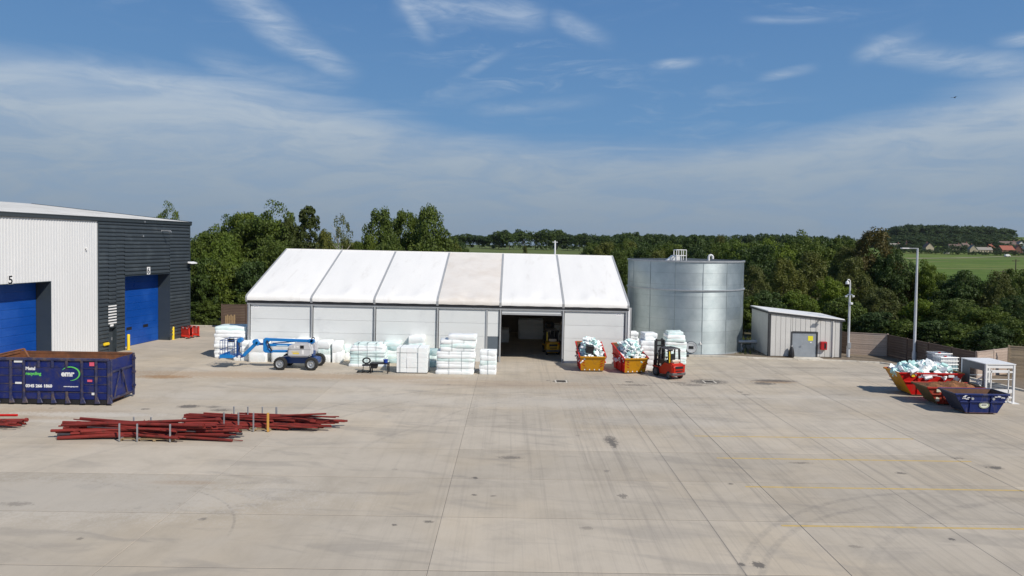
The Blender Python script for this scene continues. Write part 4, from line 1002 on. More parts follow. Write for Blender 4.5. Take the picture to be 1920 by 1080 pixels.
# three at the east side
k1 = skip('bright red skip with yellow end heaped with pale green foam blocks', (27.0, 44.45, 0), -.03, 4.1, 1.85, 1.52, SK_R, SK_Y, RUST, slope=.9)
scrap_heap(k1, -1.75, 1.6, -.8, .8, 1.30, 1.85, 120, 21, .60)
m = MB(); m.box(-1.25, -.965, 1.26, -1.05, -.955, 1.42); m.build('yellow_label', YELP, k1); m = MB(); m.box(-.55, -.99, 1.34, .35, -.98, 1.44); m.build('name_strip', mat('pink_label', (.8, .55, .55), .5), k1)
m = MB(); m.box(1.05, -.99, 1.27, 1.40, -.98, 1.42); m.box(1.5, -.99, 1.27, 1.6, -.98, 1.37); m.build('white_label', WHT, k1)
k2 = skip('faded red skip full of orange brown rubble between the bright red and blue skips', (26.95, 41.8, 0), -.02, 3.5, 1.6, 1.12, SK_R2, mat('dirty_olive_end', (.12, .085, .03), .7, var=.3), RUST, slope=.75)
m = MB(); rg = random.Random(3); nx, ny = 26, 12; v = []
for j in range(ny + 1):
    for i in range(nx + 1):
        x = -1.62 + 3.24 * i / nx; y = -.74 + 1.48 * j / ny; e = max(0, 1 - abs(i / nx * 2 - 1) ** 4) * max(0, 1 - abs(j / ny * 2 - 1) ** 4); v.append((x, y, .95 + .42 * e * (.6 + .4 * math.sin(i * .9 + j * .7)) * (.7 + .3 * (i / nx)) + rg.uniform(-.05, .05)))
m.add(v, [(j * (nx + 1) + i, j * (nx + 1) + i + 1, (j + 1) * (nx + 1) + i + 1, (j + 1) * (nx + 1) + i) for j in range(ny) for i in range(nx)])
o = m.build('rubble', mat('orange_rubble', (.30, .13, .05), .9, var=.35, vscale=3, col2=(.10, .06, .04), amt2=.5, s2=3, bump=.05, bscale=6), k2, fix=False); o['kind'] = 'stuff'
m = MB(); m.box(-1.2, -.875, .84, -.85, -.865, 1.02); m.build('white_label', mat('cream_label', (.7, .65, .5), .6), k2); m = MB(); m.box(-.3, -.875, 1.0, .1, -.865, 1.06); m.build('name_strip', WHT, k2)
m = MB(); m.box(-1.15, -.74, .25, -.95, -.72, .50); m.build('data_plate', mat('cream_label', (.7, .65, .5), .6), k2)
k3 = skip('empty dark blue skip with an oval badge on its side', (27.05, 39.65, 0), -.02, 3.1, 1.55, 1.2, SK_B, mat('dirty_blue_end', (.03, .035, .06), .6, var=.3), RUST, slope=.72)
m = MB(); n = 24; M_ = [(.23 * math.cos(2 * PI * i / n), .16 * math.sin(2 * PI * i / n)) for i in range(n)]
bx, bz, by = .15, .56, -.725
m.add([(bx + x * 1.25, by - .03 - z * .1, bz + z * 1.25) for x, z in M_], [tuple(range(n))]); bd = m.build('oval_badge', mat('cream_badge', (.72, .74, .62), .5), k3)
m = MB(); v = [(bx + x * 1.15, by - .036 - z * .1, bz + z * 1.15) for x, z in M_] + [(bx + x, by - .036 - z * .1, bz + z) for x, z in M_]; m.add(v, [(i, (i + 1) % n, n + (i + 1) % n, n + i) for i in range(n)]); m.build('badge_ring', mat('olive_green', (.25, .32, .12), .6), bd)
m = MB(); m.box(bx - .13, by - .045, bz - .02, bx + .13, by - .036, bz + .03); m.build('badge_print', ALU_D, bd)
rg = random.Random(8)
for x in (-.85, .95):
    m = MB()
    for _ in range(7): a = x + rg.uniform(-.22, .22); z = 1.0 + rg.uniform(-.14, .1); m.box(a - rg.uniform(.03, .12), -.84, z, a + rg.uniform(.03, .12), -.835, z + .045)
    m.build('scuff_mark', WHT, k3)
# ------------------------------------------------------------------ forklifts
TYRE = mat('tyre_rubber', (.022, .021, .020), .85, var=.2, bump=.004)
FK_R = mat('forklift_red', (.48, .018, .004), .4, spec=.35, var=.05, col2=(.30, .06, .03), amt2=.2)
FK_Y = mat('forklift_yellow', (.55, .30, .01), .4, var=.06)
FK_G = mat('forklift_grey', (.12, .11, .11), .5, var=.15)
GLASS = mat('tinted_glass', (.10, .14, .15), .1)
def wheel(th, x, y, r, w, rim_m=GALV, name='wheel'):
    m = MB(); s = w / 2; m.lathe([(r * .62, -s), (r * .9, -s), (r, -s * .7), (r, s * .7), (r * .9, s), (r * .62, s)], 22, (x, y, r), axis='y', cap=False)
    n = 18
    for k in range(n):
        a = 2 * PI * k / n
        m.T = Matrix.Translation((x, y, r)) @ Matrix.Rotation(a, 4, 'Y'); m.box(r * .97, -s * .85, -.02, r * 1.025, s * .85, .02); m.T = None
    o = m.build(name, TYRE, th, fix=True)
    m = MB(); m.lathe([(.0, -s * .55), (r * .25, -s * .85), (r * .32, -s * .5), (r * .5, -s * .45), (r * .62, -s * .95), (r * .64, -s * .95), (r * .64, s * .95), (r * .62, s * .95), (r * .5, s * .45), (r * .32, s * .5), (r * .25, s * .85), (.0, s * .55)], 20, (x, y, r), axis='y', cap=False)
    m.build('rim', rim_m, o); return o
def forklift(label, c, rz, paint):
    th = thing('forklift', label, 'forklift', c, rz)       # forward = +x
    poly = [(-1.12, .34), (-1.20, .55), (-1.20, .95), (-1.08, 1.12), (-.30, 1.14), (-.10, .95), (.42, .62), (.78, .60), (.86, .30), (.2, .22), (-.5, .30)]
    m = MB(); m.prism(poly, -.50, .50); m.build('body', paint, th, bevel=.04, seg=2)
    m = MB(); pr = [(-1.24, .22), (-1.34, .42), (-1.36, .98), (-1.24, 1.10), (-.92, 1.12), (-.92, .22)]
    m.prism(pr, -.56, .56); m.build('counterweight', paint, th, bevel=.09, seg=3)
    m = MB(); m.prism([(-1.345, .30), (-1.372, .42), (-1.372, .50), (-.9, .50), (-.9, .30)], -.575, .575); m.build('lower_band', FK_G, th, bevel=.03)
    m = MB()
    for z0, z1, w in ((.78, .96, .34), (.60, .68, .30), (.44, .50, .2)): m.box(-1.378, -w, z0, -1.355, w, z1)
    m.build('radiator_grille', BLK, th, bevel=.01)
    # cab frame
    m = MB(); tw = .46
    for s in (-1, 1):
        m.bar((-.78, s * tw, 1.1), (-.70, s * tw, 2.08), .11, .12); m.bar((.48, s * tw, .66), (.28, s * tw, 2.06), .11, .12); m.bar((-.2, s * tw, 1.1), (-.2, s * tw, 2.06), .09, .09); m.box(-.2, s * tw - .03, .98, .44, s * tw + .03, 1.32); m.box(-.78, s * tw - .03, 1.08, -.2, s * tw + .03, 1.22)
        m.bar((-.74, s * tw, 1.1), (-.2, s * tw, 1.1), .05, .12); m.bar((-.2, s * tw, 1.02), (.44, s * tw, 1.0), .05, .1)
    m.bar((-.80, -tw, 1.45), (-.78, tw, 1.45), .05, .05)
    m.build('cab_frame', BLK, th, bevel=.008)
    m = MB(); m.box(-.76, -.50, 2.06, .34, .50, 2.13)
    for k in range(5): y = -.4 + k * .2; m.box(-.7, y - .03, 2.13, .3, y + .03, 2.16)
    m.build('overhead_guard', FK_G, th, bevel=.02)
    m = MB(); m.box(-.55, -.24, 1.14, -.1, .24, 1.26); m.box(-.60, -.22, 1.2, -.46, .22, 1.72); m.build('seat', BLK, th, bevel=.04, seg=2)
    m = MB(); m.tube((.28, 0, 1.0), (.12, 0, 1.35), .025, 8); m.lathe([(.15, 0), (.18, .02), (.15, .04)], 14, (.10, 0, 1.36)); m.build('steering_wheel', BLK, th)
    m = MB(); m.box(-1.05, -.22, 1.13, -.68, .22, 1.17); m.tube((-.95, -.32, 1.27), (-.95, .32, 1.27), .10, 14); m.build('gas_bottle', mat('gas_bottle_cream', (.6, .5, .4), .5), th)
    m = MB(); m.box(-.86, .44, 1.16, -.80, .50, 1.95); m.tube((-.83, .46, 1.2), (-.83, .46, 1.75), .05, 8); m.build('beacon_bracket', YELP, th)
    # mast
    mst = MB(); xm = .98
    for s in (-1, 1): mst.box(xm - .08, s * .36 - .07, .08, xm + .08, s * .36 + .07, 2.5); mst.box(xm + .0, s * .24 - .05, .10, xm + .12, s * .24 + .05, 2.62)
    for z in (.35, 1.1, 2.12, 2.5): mst.box(xm - .06, -.36, z - .05, xm + .02, .36, z + .05)
    ms = mst.build('mast', BLK, th, bevel=.008)
    m = MB(); m.tube((xm - .02, -.1, .3), (xm - .02, -.1, 2.0), .04, 8); m.tube((xm - .02, .1, .3), (xm - .02, .1, 2.0), .04, 8); m.build('lift_cylinder', ALU, ms)
    m = MB(); m.box(xm + .12, -.46, .18, xm + .16, .46, .26); m.box(xm + .12, -.46, .56, xm + .16, .46, .64)
    for s in (-.4, -.2, 0, .2, .4): m.box(xm + .12, s - .02, .26, xm + .15, s + .02, 1.05)
    m.build('load_carriage', BLK, th)
    for s in (-.25, .25):
        m = MB(); m.box(xm + .16, s - .055, .06, xm + .20, s + .055, .62); m.prism([(xm + .18, .06), (xm + 1.15, .07), (xm + 1.15, .085), (xm + .2, .11)], s - .055, s + .055); m.build('fork', BLK, th)
    for s in (-1, 1):
        wheel(th, .62, s * .50, .34, .24, FK_G); wheel(th, -.85, s * .46, .27, .2, FK_G)
        m = MB(); m.box(.24, s * .50 - .14, .66, 1.0, s * .50 + .14, .72); m.build('mudguard', paint, th, bevel=.02)
        m = MB(); m.tube((-.70, s * .5, 1.95), (-.70, s * .60, 1.95), .03, 8); m.box(.26, s * .50, 1.78, .30, s * .66, 1.9); m.build('mirror', BLK, th)
        m = MB(); m.tube((-1.375, s * .47, 1.02), (-1.34, s * .47, 1.02), .05, 10); m.build('tail_light', SK_R, th)
    return th
g_ = G(1257, 711); forklift('red forklift parked with its back to the yard near the tank', g_ + Vector((0, 1.0, 0)), R(114), FK_R)
g_ = D(1033, 640, 58.8); forklift('yellow forklift in the shade inside the tent doorway', (g_.x, 59.0, 0), R(96), FK_Y)

# ------------------------------------------------------------------ articulated boom lift
def boom_lift():
    BL = mat('lift_blue', (.012, .19, .52), .4, spec=.35, var=.07, col2=(.02, .16, .45), amt2=.3); BD = mat('lift_navy', (.008, .05, .20), .45, var=.1); GR = mat('engine_cover_grey', (.52, .52, .53), .4, var=.05, col2=(.36, .36, .36), amt2=.3)
    c = G(554, 694.5); th = thing('boom_lift', 'blue articulated boom lift with grey engine cover, four wheels and railed basket', 'boom lift', c + Vector((0, .9, 0)))
    # local x to the east; pixels to metres at this depth
    k = c.y / 1280
    X = lambda px: (px - 554) * k
    Z = lambda py: (695 - py) * k
    m = MB(); m.prism([(X(516), .42), (X(592), .42), (X(592), .80), (X(575), .92), (X(535), .92), (X(518), .80)], -.38, .5); m.build('chassis', BD, th, bevel=.03)
    m = MB(); m.box(X(524) - .1, -.75, .40, X(524) + .1, 1.0, .56); m.box(X(583) - .1, -.75, .40, X(583) + .1, 1.0, .56); m.build('axle', BD, th)
    for px in (524.5, 583.5):
        wheel(th, X(px), -.78, .47, .34, GALV); wheel(th, X(px), 1.15, .47, .34, GALV)
    m = MB(); m.lathe([(.5, .90), (.5, 1.0)], 20, (X(558), .1, 0)); m.build('slew_ring', BLK, th)
    # engine cover: rounded bulging hood with cut corners
    zb, zt = Z(671), Z(644); poly = [(X(537), zb + .12), (X(541), zb), (X(577), zb), (X(583), zb + .15), (X(584), zt - .35), (X(580), zt - .04), (X(553), zt), (X(538), zt - .22)]
    m = MB(); m.prism(poly, -.82, -.28); hood = m.build('engine_cover', GR, th, bevel=.10, seg=4)
    m = MB(); m.prism([(x, z) for x, z in poly], .45, .95); m.build('tank_cover', GR, th, bevel=.10, seg=4)
    m = MB(); m.box(X(539), -.28, zb + .05, X(582), .45, zb + .35); m.build('turntable', BD, th)
    m = MB(); m.box(X(562), -.835, Z(654), X(569), -.815, Z(648)); m.box(X(563.2), -.845, Z(653), X(567.5), -.835, Z(649)); m.build('vent', BLK, hood)
    m = MB(); m.box(X(548), -.832, Z(664.5), X(560), -.82, Z(662.4)); m.box(X(546), -.832, Z(661), X(559), -.82, Z(660)); m.build('yellow_label', YELP, hood)
    m = MB(); m.box(X(550.5), -.832, Z(653), X(553), -.82, Z(648.5)); m.box(X(555), -.832, Z(652), X(559), -.82, Z(649)); m.box(X(565), -.832, Z(665), X(569), -.82, Z(657)); m.build('white_label', WHT, hood)
    m = MB(); 
    for py in (656, 668): m.box(X(540), -.828, Z(py), X(582), -.818, Z(py) + .02)
    m.build('panel_joint', ALU_D, hood)
    m = MB(); pts = [(X(582 + 3.2 * math.cos(a)), -.2, Z(638.5) + .14 * math.sin(a)) for a in np.linspace(0, PI, 8)]; m.path(pts, .035, 8); m.build('hose_loop', BLK, th)
    # primary boom (upper), lower arms, uprights
    m = MB(); y0, y1 = -.05, .16
    def beam(p, q, w, t_, mt, nm): return MB().bar((p[0], p[2] if len(p) > 2 else .06, p[1]), (q[0], q[2] if len(q) > 2 else .06, q[1]), t_, w).build(nm, mt, th, bevel=.015)
    beam((X(577), Z(642.5)), (X(487), Z(640.5)), .20, .22, BL, 'upper_boom')
    MB().tube((X(579), -.1, Z(643.5)), (X(579), .22, Z(643.5)), .15, 14).build('boom_pivot', BL, th)
    m = MB(); m.box(X(571), -.1, Z(646), X(581), .22, Z(639)); m.build('boom_knuckle', BL, th, bevel=.04)
    beam((X(546), Z(651)), (X(494), Z(651.2)), .19, .2, BL, 'middle_arm')
    beam((X(548), Z(662.8)), (X(489), Z(663.2)), .17, .22, BL, 'lower_arm')
    beam((X(502), Z(648)), (X(545), Z(644)), .07, .08, BD, 'lift_cylinder')
    m = MB(); m.prism([(X(485), Z(640)), (X(489), Z(637.5)), (X(497), Z(639)), (X(495), Z(646)), (X(490), Z(648)), (X(494), Z(656)), (X(497), Z(661)), (X(503), Z(664)), (X(503), Z(666)), (X(489), Z(666)), (X(485), Z(662))], -.10, .22); m.build('riser_link', BL, th, bevel=.02)
    m = MB(); m.path([(X(493), -.16, Z(642)), (X(497), -.18, Z(650)), (X(500), -.18, Z(657)), (X(503), -.16, Z(662))], .055, 8); m.path([(X(499), -.18, Z(653)), (X(495), -.18, Z(657))], .03, 6); m.build('hose_bundle', BLK, th)
    m = MB(); m.bar((X(511), -.08, Z(651.7)), (X(532), -.08, Z(651.7)), .02, .07); m.build('boom_label', mat('pale_blue_print', (.45, .65, .78), .5), th)
    # jib
    beam((X(486), Z(649.5)), (X(472), Z(650)), .15, .18, BD, 'jib_extension')
    beam((X(474), Z(645)), (X(446.5), Z(672.5)), .24, .2, BL, 'jib')
    m = MB(); m.tube((X(469.5), -.08, Z(645.5)), (X(469.5), .2, Z(645.5)), .20, 14); m.tube((X(474), -.08, Z(649)), (X(474), .2, Z(649)), .15, 12); m.build('jib_pivot', BL, th)
    m = MB(); m.box(X(434), -.12, Z(676), X(438.5), .22, Z(643)); m.box(X(438), -.1, Z(676), X(446), .2, Z(671)); m.build('basket_mount', BD, th, bevel=.02)
    MB().tube((X(441), -.16, Z(642.5)), (X(441), .24, Z(642.5)), .17, 16).build('rotator', BL, th)
    m = MB(); m.path([(X(438), -.1, Z(648)), (X(441.5), -.14, Z(655)), (X(439), -.12, Z(662)), (X(444), -.12, Z(668))], .03, 6); m.build('hose_bundle', BLK, th)
    m = MB(); m.tube((X(440), -.2, Z(673.5)), (X(440), -.12, Z(673.5)), .09, 10); m.build('pivot_cap', WHT, th)
    # basket
    bx0, bx1, by0, by1, z0, z1 = X(409), X(432), -.65, 1.1, Z(675), Z(641.5)
    fl = MB().box(bx0, by0, z0, bx1, by1, z0 + .10).build('basket_floor', BL, th, bevel=.02)
    m = MB(); m.box(bx0 - .03, by0 - .02, z0 + .02, bx1 + .02, by0, z0 + .26); m.box(bx0 - .03, by0, z0 + .02, bx0, by1, z0 + .26); m.build('kick_plate', BL, fl)
    m = MB()
    for zz in (z0 + .62, z1): m.path([(bx0, by0, zz), (bx1, by0, zz), (bx1, by1, zz), (bx0, by1, zz), (bx0, by0, zz)], .022, 6)
    for xx in np.linspace(bx0, bx1, 4):
        for yy in (by0, by1): m.tube((xx, yy, z0), (xx, yy, z1), .02, 6)
    for yy in np.linspace(by0, by1, 5)[1:-1]:
        for xx in (bx0, bx1): m.tube((xx, yy, z0), (xx, yy, z1), .02, 6)
    m.build('basket_rail', BD, th)
    m = MB(); m.box(bx0 + .25, .1, z1 - .22, bx1 - .2, .3, z1 + .02); m.build('control_box', BLK, th, bevel=.02)
    m = MB(); m.box(bx0 - .25, by0 + .1, z0 - .1, bx0 - .04, by0 + .4, z0 + .1); m.box(bx0 - .22, by0 + .1, z0 + .22, bx0 - .04, by0 + .35, z0 + .38); m.build('corner_pad', WHT, th, bevel=.05, seg=2)
boom_lift()

# ------------------------------------------------------------------ roll-on roll-off container
def container():
    y0 = 38.2; k = y0 / 1280; X = lambda px: (px - 960) * k
    c = Vector((X(0), y0, 0)); th = thing('scrap_container', 'long open dark blue scrap metal container with rusty inside and white lettering', 'container', c)
    NV = mat('container_blue', (.008, .018, .125), .45, spec=.35, var=.18, vscale=1.2, col2=(.045, .042, .075), amt2=.42, s2=1.3)
    NG = mat('container_rib_blue', (.022, .028, .085), .5, var=.3, vscale=2.0, col2=(.11, .08, .065), amt2=.5, s2=2.2)
    RS = mat('container_rust', (.22, .085, .035), .85, var=.3, vscale=1.5, col2=(.12, .055, .03), amt2=.6, s2=2.0)
    L0, L1, Dp, H, b = -.65, X(203) - X(0), 2.35, 2.62, .28
    # floor, skids, rear wall and end
    m = MB(); m.box(L0, .02, .2, L1, Dp - .02, .28); m.build('floor_plate', RS, th)
    m = MB()
    for y in (.55, 1.75): m.box(L0, y - .07, .06, L1 - .2, y + .07, .2)
    m.build('skid_rail', RUST, th)
    for x in (L0 + .5, L1 - .4):
        m = MB(); m.tube((x, .42, .14), (x, .62, .14), .12, 12); m.tube((x, 1.7, .14), (x, 1.9, .14), .12, 12); m.build('roller', RUST, th)
    zs = [.30, .72, 1.18, 1.64, 2.08, 2.50]
    for a, b_ in zip(zs, zs[1:]): MB().box(L0, -.0, a + .012, L1, .05, b_ - .012).build('side_plate', NV, th, bevel=.012)
    for a, b_ in zip(zs, zs[1:]): MB().box(L0, -.028, b_ - .030, L1, .02, b_ + .012).build('pressed_rib', NG, th, bevel=.008)
    m = MB(); m.box(L0, .05, .3, L1, .06, 2.5); m.build('inner_side', RS, th)
    m = MB(); m.box(L0, Dp - .06, .3, L1, Dp, 2.5); m.box(L0, .06, .3, L0 + .05, Dp - .06, 2.5); m.build('far_side', RS, th)
    m = MB(); m.box(L0, Dp + .002, .3, L1, Dp + .03, 2.5); m.build('far_skin', NV, th)
    # ribs with splayed feet
    pxs = [-8, 19, 44, 72, 98, 124.5, 153, 180, 203.5]
    for i, px in enumerate(pxs):
        x = X(px) - X(0); plate = 44 < px < 153
        m = MB(); w = .06
        if plate: MB().box(x - w, -.10, 2.10, x + w, -.0, 2.5).build('rib', NG, th, bevel=.012); m.box(x - w, -.10, .42, x + w, -.0, .76)
        else: m.box(x - w, -.10, .42, x + w, .0, 2.5)
        m.hexa([(x - w, -.14, .1), (x + .26, -.14, .12), (x + .2, .0, .12), (x - w, .0, .1), (x - w, -.102, .46), (x + w, -.102, .50), (x + w, .0, .50), (x - w, .0, .46)])
        m.build('rib', NG, th, bevel=.012)
    m = MB(); m.box(L0, -.09, 2.5, L1 + .02, .07, 2.64); m.build('top_rail', NG, th, bevel=.02); m = MB(); m.box(L0, Dp - .07, 2.5, L1 + .02, Dp + .05, 2.64); m.box(L0, .07, 2.5, L0 + .1, Dp - .07, 2.64); m.build('far_top_rail', RS, th, bevel=.02)
    m = MB(); m.box(L0, -.02, .06, L1, .08, .30); m.build('bottom_rail', BLK, th)
    # lettering plate between the ribs
    xa, xb = X(45) - X(0) + .07, X(150) - X(0) - .02
    pl = MB().box(xa, -.075, .79, xb, -.032, 2.07).build('sign_plate', NV, th, bevel=.006)
    LW = mat('lettering_white', (.78, .78, .76), .5, var=.06, col2=(.3, .3, .35), amt2=.15, s2=6); LG = mat('lettering_green', (.12, .55, .10), .5, var=.06, col2=(.05, .2, .1), amt2=.15, s2=6)
    tx = lambda px: X(px) - X(0); tz = lambda py: (9.4 - (py - 446.5) * k)
    yf = -.079
    lettering('Metal', .245, LW, pl, (tx(47.5), yf, tz(695.5)), (1, 0, 0), (0, 0, 1), bold=.010)
    lettering('recycling', .245, LG, pl, (tx(47.5), yf, tz(705)), (1, 0, 0), (0, 0, 1), bold=.008)
    lettering('0345 266 1860', .232, LW, pl, (tx(47.5), yf, tz(728.2)), (1, 0, 0), (0, 0, 1), bold=.010, width=1.06)
    lettering('www.emrgroup.com', .095, LW, pl, (tx(119), yf, tz(727)), (1, 0, 0), (0, 0, 1), bold=.003, width=1.03)
    lettering('emr', .43, LW, pl, (tx(114.5), yf, tz(706.5)), (1, 0, 0), (0, 0, 1), bold=.018, width=1.02)
    # green swoosh, thick at the upper right and thinning round the word
    m = MB(); n = 30; v = []
    cx, cz, rx, rz = tx(131.5), tz(701.8), .50, .385
    for i in range(n + 1):
        a = R(150) - R(240) * i / n; t_ = math.sin(PI * i / n) ** .8; w = .012 + .055 * t_
        v += [(cx + (rx - w * .3) * math.cos(a), yf, cz + (rz - w * .6) * math.sin(a)), (cx + (rx + w) * math.cos(a), yf, cz + (rz + w * .5) * math.sin(a))]
    m.add(v, [(2 * i, 2 * i + 1, 2 * i + 3, 2 * i + 2) for i in range(n)]); m.build('emblem', LG, pl, fix=False)
    # stickers
    PK = mat('pink_sticker', (.68, .10, .16), .5)
    for px0, px1, py0, py1, mt in ((167, 176, 680, 687, PK), (163, 172, 713, 717, PK), (171, 176, 737.5, 742, WHT), (25, 42, 677.5, 682, WHT), (27, 39, 719, 722.5, WHT)):
        MB().box(tx(px0), -.045, tz(py1), tx(px1), -.032, tz(py0)).build('sticker', mt, th)
    # end door with bars
    m = MB(); m.box(L1, .0, .3, L1 + .05, Dp, 2.55); m.build('end_door', NV, th)
    m = MB(); e = L1 + .05
    m.box(e, -.02, .1, e + .08, .12, 2.6); m.box(e, Dp - .12, .1, e + .10, Dp + .02, 2.62); m.box(e, .12, 1.82, e + .07, Dp - .12, 1.94); m.box(e, .12, .28, e + .06, Dp - .12, .40)
    m.bar((e + .04, .9, 1.85), (e + .04, .35, .3), .07, .07); m.bar((e + .04, 1.15, 1.85), (e + .04, 1.7, .3), .07, .07); m.build('door_frame', NG, th, bevel=.01)
    m = MB(); m.tube((e + .16, Dp - .1, .5), (e + .16, Dp - .1, 2.5), .025, 8)
    for z in (.7, 1.5, 2.3): m.box(e, Dp - .15, z - .06, e + .2, Dp - .04, z + .06)
    m.build('hinge_bar', NG, th); m = MB(); m.bar((e + .1, 1.0, 1.86), (e + .16, 1.05, 1.1), .05, .05); m.tube((e + .1, .95, 1.9), (e + .2, .95, 1.9), .09, 10); m.build('lock_lever', NG, th)
    # rusted lifting frame on the near inner edge
    m = MB(); m.path([(L0 + .1, .3, 2.62), (L0 + .15, .35, 2.70), (tx(36), .30, 3.08), (tx(47), .22, 2.62)], .055, 8); m.build('lifting_frame', RS, th)
    m = MB(); rg = random.Random(4); nx, ny = 24, 8; v = []
    for j in range(ny + 1):
        for i in range(nx + 1): v.append((L0 + .06 + (L1 - L0 - .12) * i / nx, .07 + (Dp - .16) * j / ny, .5 + .35 * rg.random()))
    m.add(v, [(j * (nx + 1) + i, j * (nx + 1) + i + 1, (j + 1) * (nx + 1) + i + 1, (j + 1) * (nx + 1) + i) for j in range(ny) for i in range(nx)]); o = m.build('scrap_fill', RS, th, fix=False); o['kind'] = 'stuff'
container()

# ------------------------------------------------------------------ heaps of red oxide pipes in cradles
def heap(c, n, L, spread, hmax, seed, label, group, rz=0.0, skew=0.0):
    rg = random.Random(seed); OX = mat('red_oxide_paint', (.20, .026, .020), .65, spec=.3, var=.15, col2=(.10, .024, .018), amt2=.4, s2=2, objvar=.22); DK = mat('dark_bare_steel', (.07, .065, .07), .6, .4)
    placed = []
    for i in range(n):
        r = rg.choice([.022, .028, .035, .045, .055, .07]) if i > n * .3 else rg.choice([.05, .065, .085])
        q = i / n; z = r + hmax * q * .95; y = c.y + .06 + rg.uniform(-1, 1) * (.44 - .18 * q); l = L * rg.uniform(.40, .95) * (1 - .15 * q); cx = c.x + rg.uniform(-1, 1) * (L - l) * .5 + spread * rg.uniform(-.3, .3)
        z = max(z, r + .15)
        yaw = rg.gauss(0, .085) + rz; pit = rg.gauss(0, .026) + skew * (1 if i % 3 == 0 else .3)
        d = Vector((math.cos(yaw), math.sin(yaw), pit)); p0 = Vector((cx, y, max(z, .14))) - d * l / 2; p1 = p0 + d * l
        lo_ = min(p0.z, p1.z)
        if lo_ < r + .01: up_ = r + .01 - lo_; p0.z += up_; p1.z += up_
        o_ = (p0 + p1) / 2; dirn = (p1 - p0)
        m = MB(); h = dirn / 2; m.tube(-h, h, r, 8, cap=False)
        if rg.random() < .45:        # couplings and flanges on the thicker pieces
            for e in (-1, 1):
                if rg.random() < .6: m.tube(h * e * .93, h * e * .985, r * 1.45, 8)
        if rg.random() < .4:
            s_ = rg.uniform(-.7, .7); m.tube(h * s_, h * s_ + Vector((0, 0, r + .07)), .02, 6)
        o = m.build('steel_pipe', OX if rg.random() < .97 else DK); o.location = o_
        tag(o, label, 'pipe', group)
def cradle(c, w, label, posts, h=.85, yellow=None):
    th = thing('pallet_cradle', label, 'pallet', c); PW = mat('pallet_wood_light', (.33, .23, .12), .85, var=.2)
    for k in range(5):
        y = -.5 + k * .25; MB().box(-w / 2, y - .05, .10, w / 2, y + .05, .125).build('deck_board', PW, th, bevel=.004)
    for x in np.linspace(-w / 2 + .06, w / 2 - .06, 4):
        MB().box(x - .06, -.55, .02, x + .06, .55, .10).build('bearer', PW, th, bevel=.004)
    for i, q in enumerate(posts):
        x = -w / 2 + q * w
        for s in (-1, 1):
            MB().box(x - (.05 if yellow == i else .03), s * .60 - .03, .02, x + (.05 if yellow == i else .03), s * .60 + .03, h).build('upright', mat('orange_timber_post', (.55, .30, .06), .7, var=.15) if yellow == i and s == -1 else GALV, th, bevel=.005)
        MB().box(x - .03, -.57, .126, x + .03, .57, .15).build('cross_bar', GALV, th)
A1 = G(265, 829); A2 = G(478, 810); A3 = G(8, 808)
heap(A1 + Vector((0, .65, 0)), 60, 8.9, .8, .72, 41, 'red oxide painted steel pipe in the nearer of the two long heaps', 'pipes in the nearer heap', rz=.01, skew=.012)
heap(A2 + Vector((.2, .65, 0)), 58, 8.1, .6, .66, 42, 'red oxide painted steel pipe in the heap with the yellow upright', 'pipes in the farther heap', rz=-.02, skew=-.012)
heap(A3 + Vector((-2.2, .6, 0)), 18, 5.6, .6, .34, 43, 'red oxide painted steel pipe in the small low heap cut by the picture edge', 'pipes in the small heap')
cradle(A1 + Vector((.15, .62, 0)), 2.5, 'wooden pallet with three grey uprights holding the nearer pipe heap', (.03, .36, .97))
cradle(A2 + Vector((-.45, .62, 0)), 2.3, 'wooden pallet with a yellow upright holding the farther pipe heap', (.03, .34, .66, .97), .95, 3)
o = MB().tube((-.9, 0, 0), (.9, .05, .02), .06, 10).build('steel_pipe', SK_R); o.location = G(5, 796) + Vector((-.2, 0, .45)); tag(o, 'short bright red pipe lying on top of the small low heap', 'pipe')

# ------------------------------------------------------------------ black chair, table and blue tub by the bales
g_ = G(687, 697); th = thing('office_chair', 'black moulded chair tipped back beside the low black table', 'chair', g_, .2); th.scale = (1.2, 1.2, 1.1)
m = MB(); n = 12; v = []
for i in range(n): a = 2 * PI * i / n; v.append((.27 * math.cos(a), -.04, .62 + .24 * math.sin(a)))
m.box(-.26, -.25, .42, .26, .22, .48); m.build('seat', BLK, th, bevel=.03); m = MB()
for i in range(n):
    a0, a1 = 2 * PI * i / n, 2 * PI * (i + 1) / n; m.bar((.22 * math.cos(a0), .2, .70 + .18 * math.sin(a0)), (.22 * math.cos(a1), .2, .70 + .18 * math.sin(a1)), .08, .09)
m.build('backrest', BLK, th)
for sx in (-.22, .22):
    for sy in (-.2, .18): MB().tube((sx, sy, 0), (sx * .8, sy * .8, .43), .02, 6).build('leg', BLK, th)
g_ = G(713, 699); th = thing('side_table', 'low black table with a blue tub on it between two bales', 'table', g_); th.scale = (1.15, 1.1, 1.0)
MB().box(-.62, -.28, .66, .58, .32, .74).build('table_top', BLK, th, bevel=.015)
for sx in (-.55, .5):
    for sy in (-.22, .26): MB().box(sx - .03, sy - .03, 0, sx + .03, sy + .03, .66).build('leg', BLK, th)
MB().hexa([(-.55, -.2, .35), (-.2, -.2, .35), (-.2, .2, .35), (-.55, .2, .35), (-.6, -.2, .66), (-.15, -.2, .66), (-.15, .2, .66), (-.6, .2, .66)]).build('drawer', BLK, th)
th2 = thing('tub', 'small blue plastic tub on the low black table', 'tub', g_ + Vector((.38, .02, .74))); BLT = mat('blue_tub', (.01, .05, .33), .4)
MB().lathe([(.14, 0), (.17, .2), (.19, .2), (.19, .23), (.15, .23), (.13, .02)], 16, cap=False).build('bucket', BLT, th2, fix=False); MB().lathe([(.0, .012), (.14, .012)], 16, cap=False).build('base', BLT, th2, fix=False)
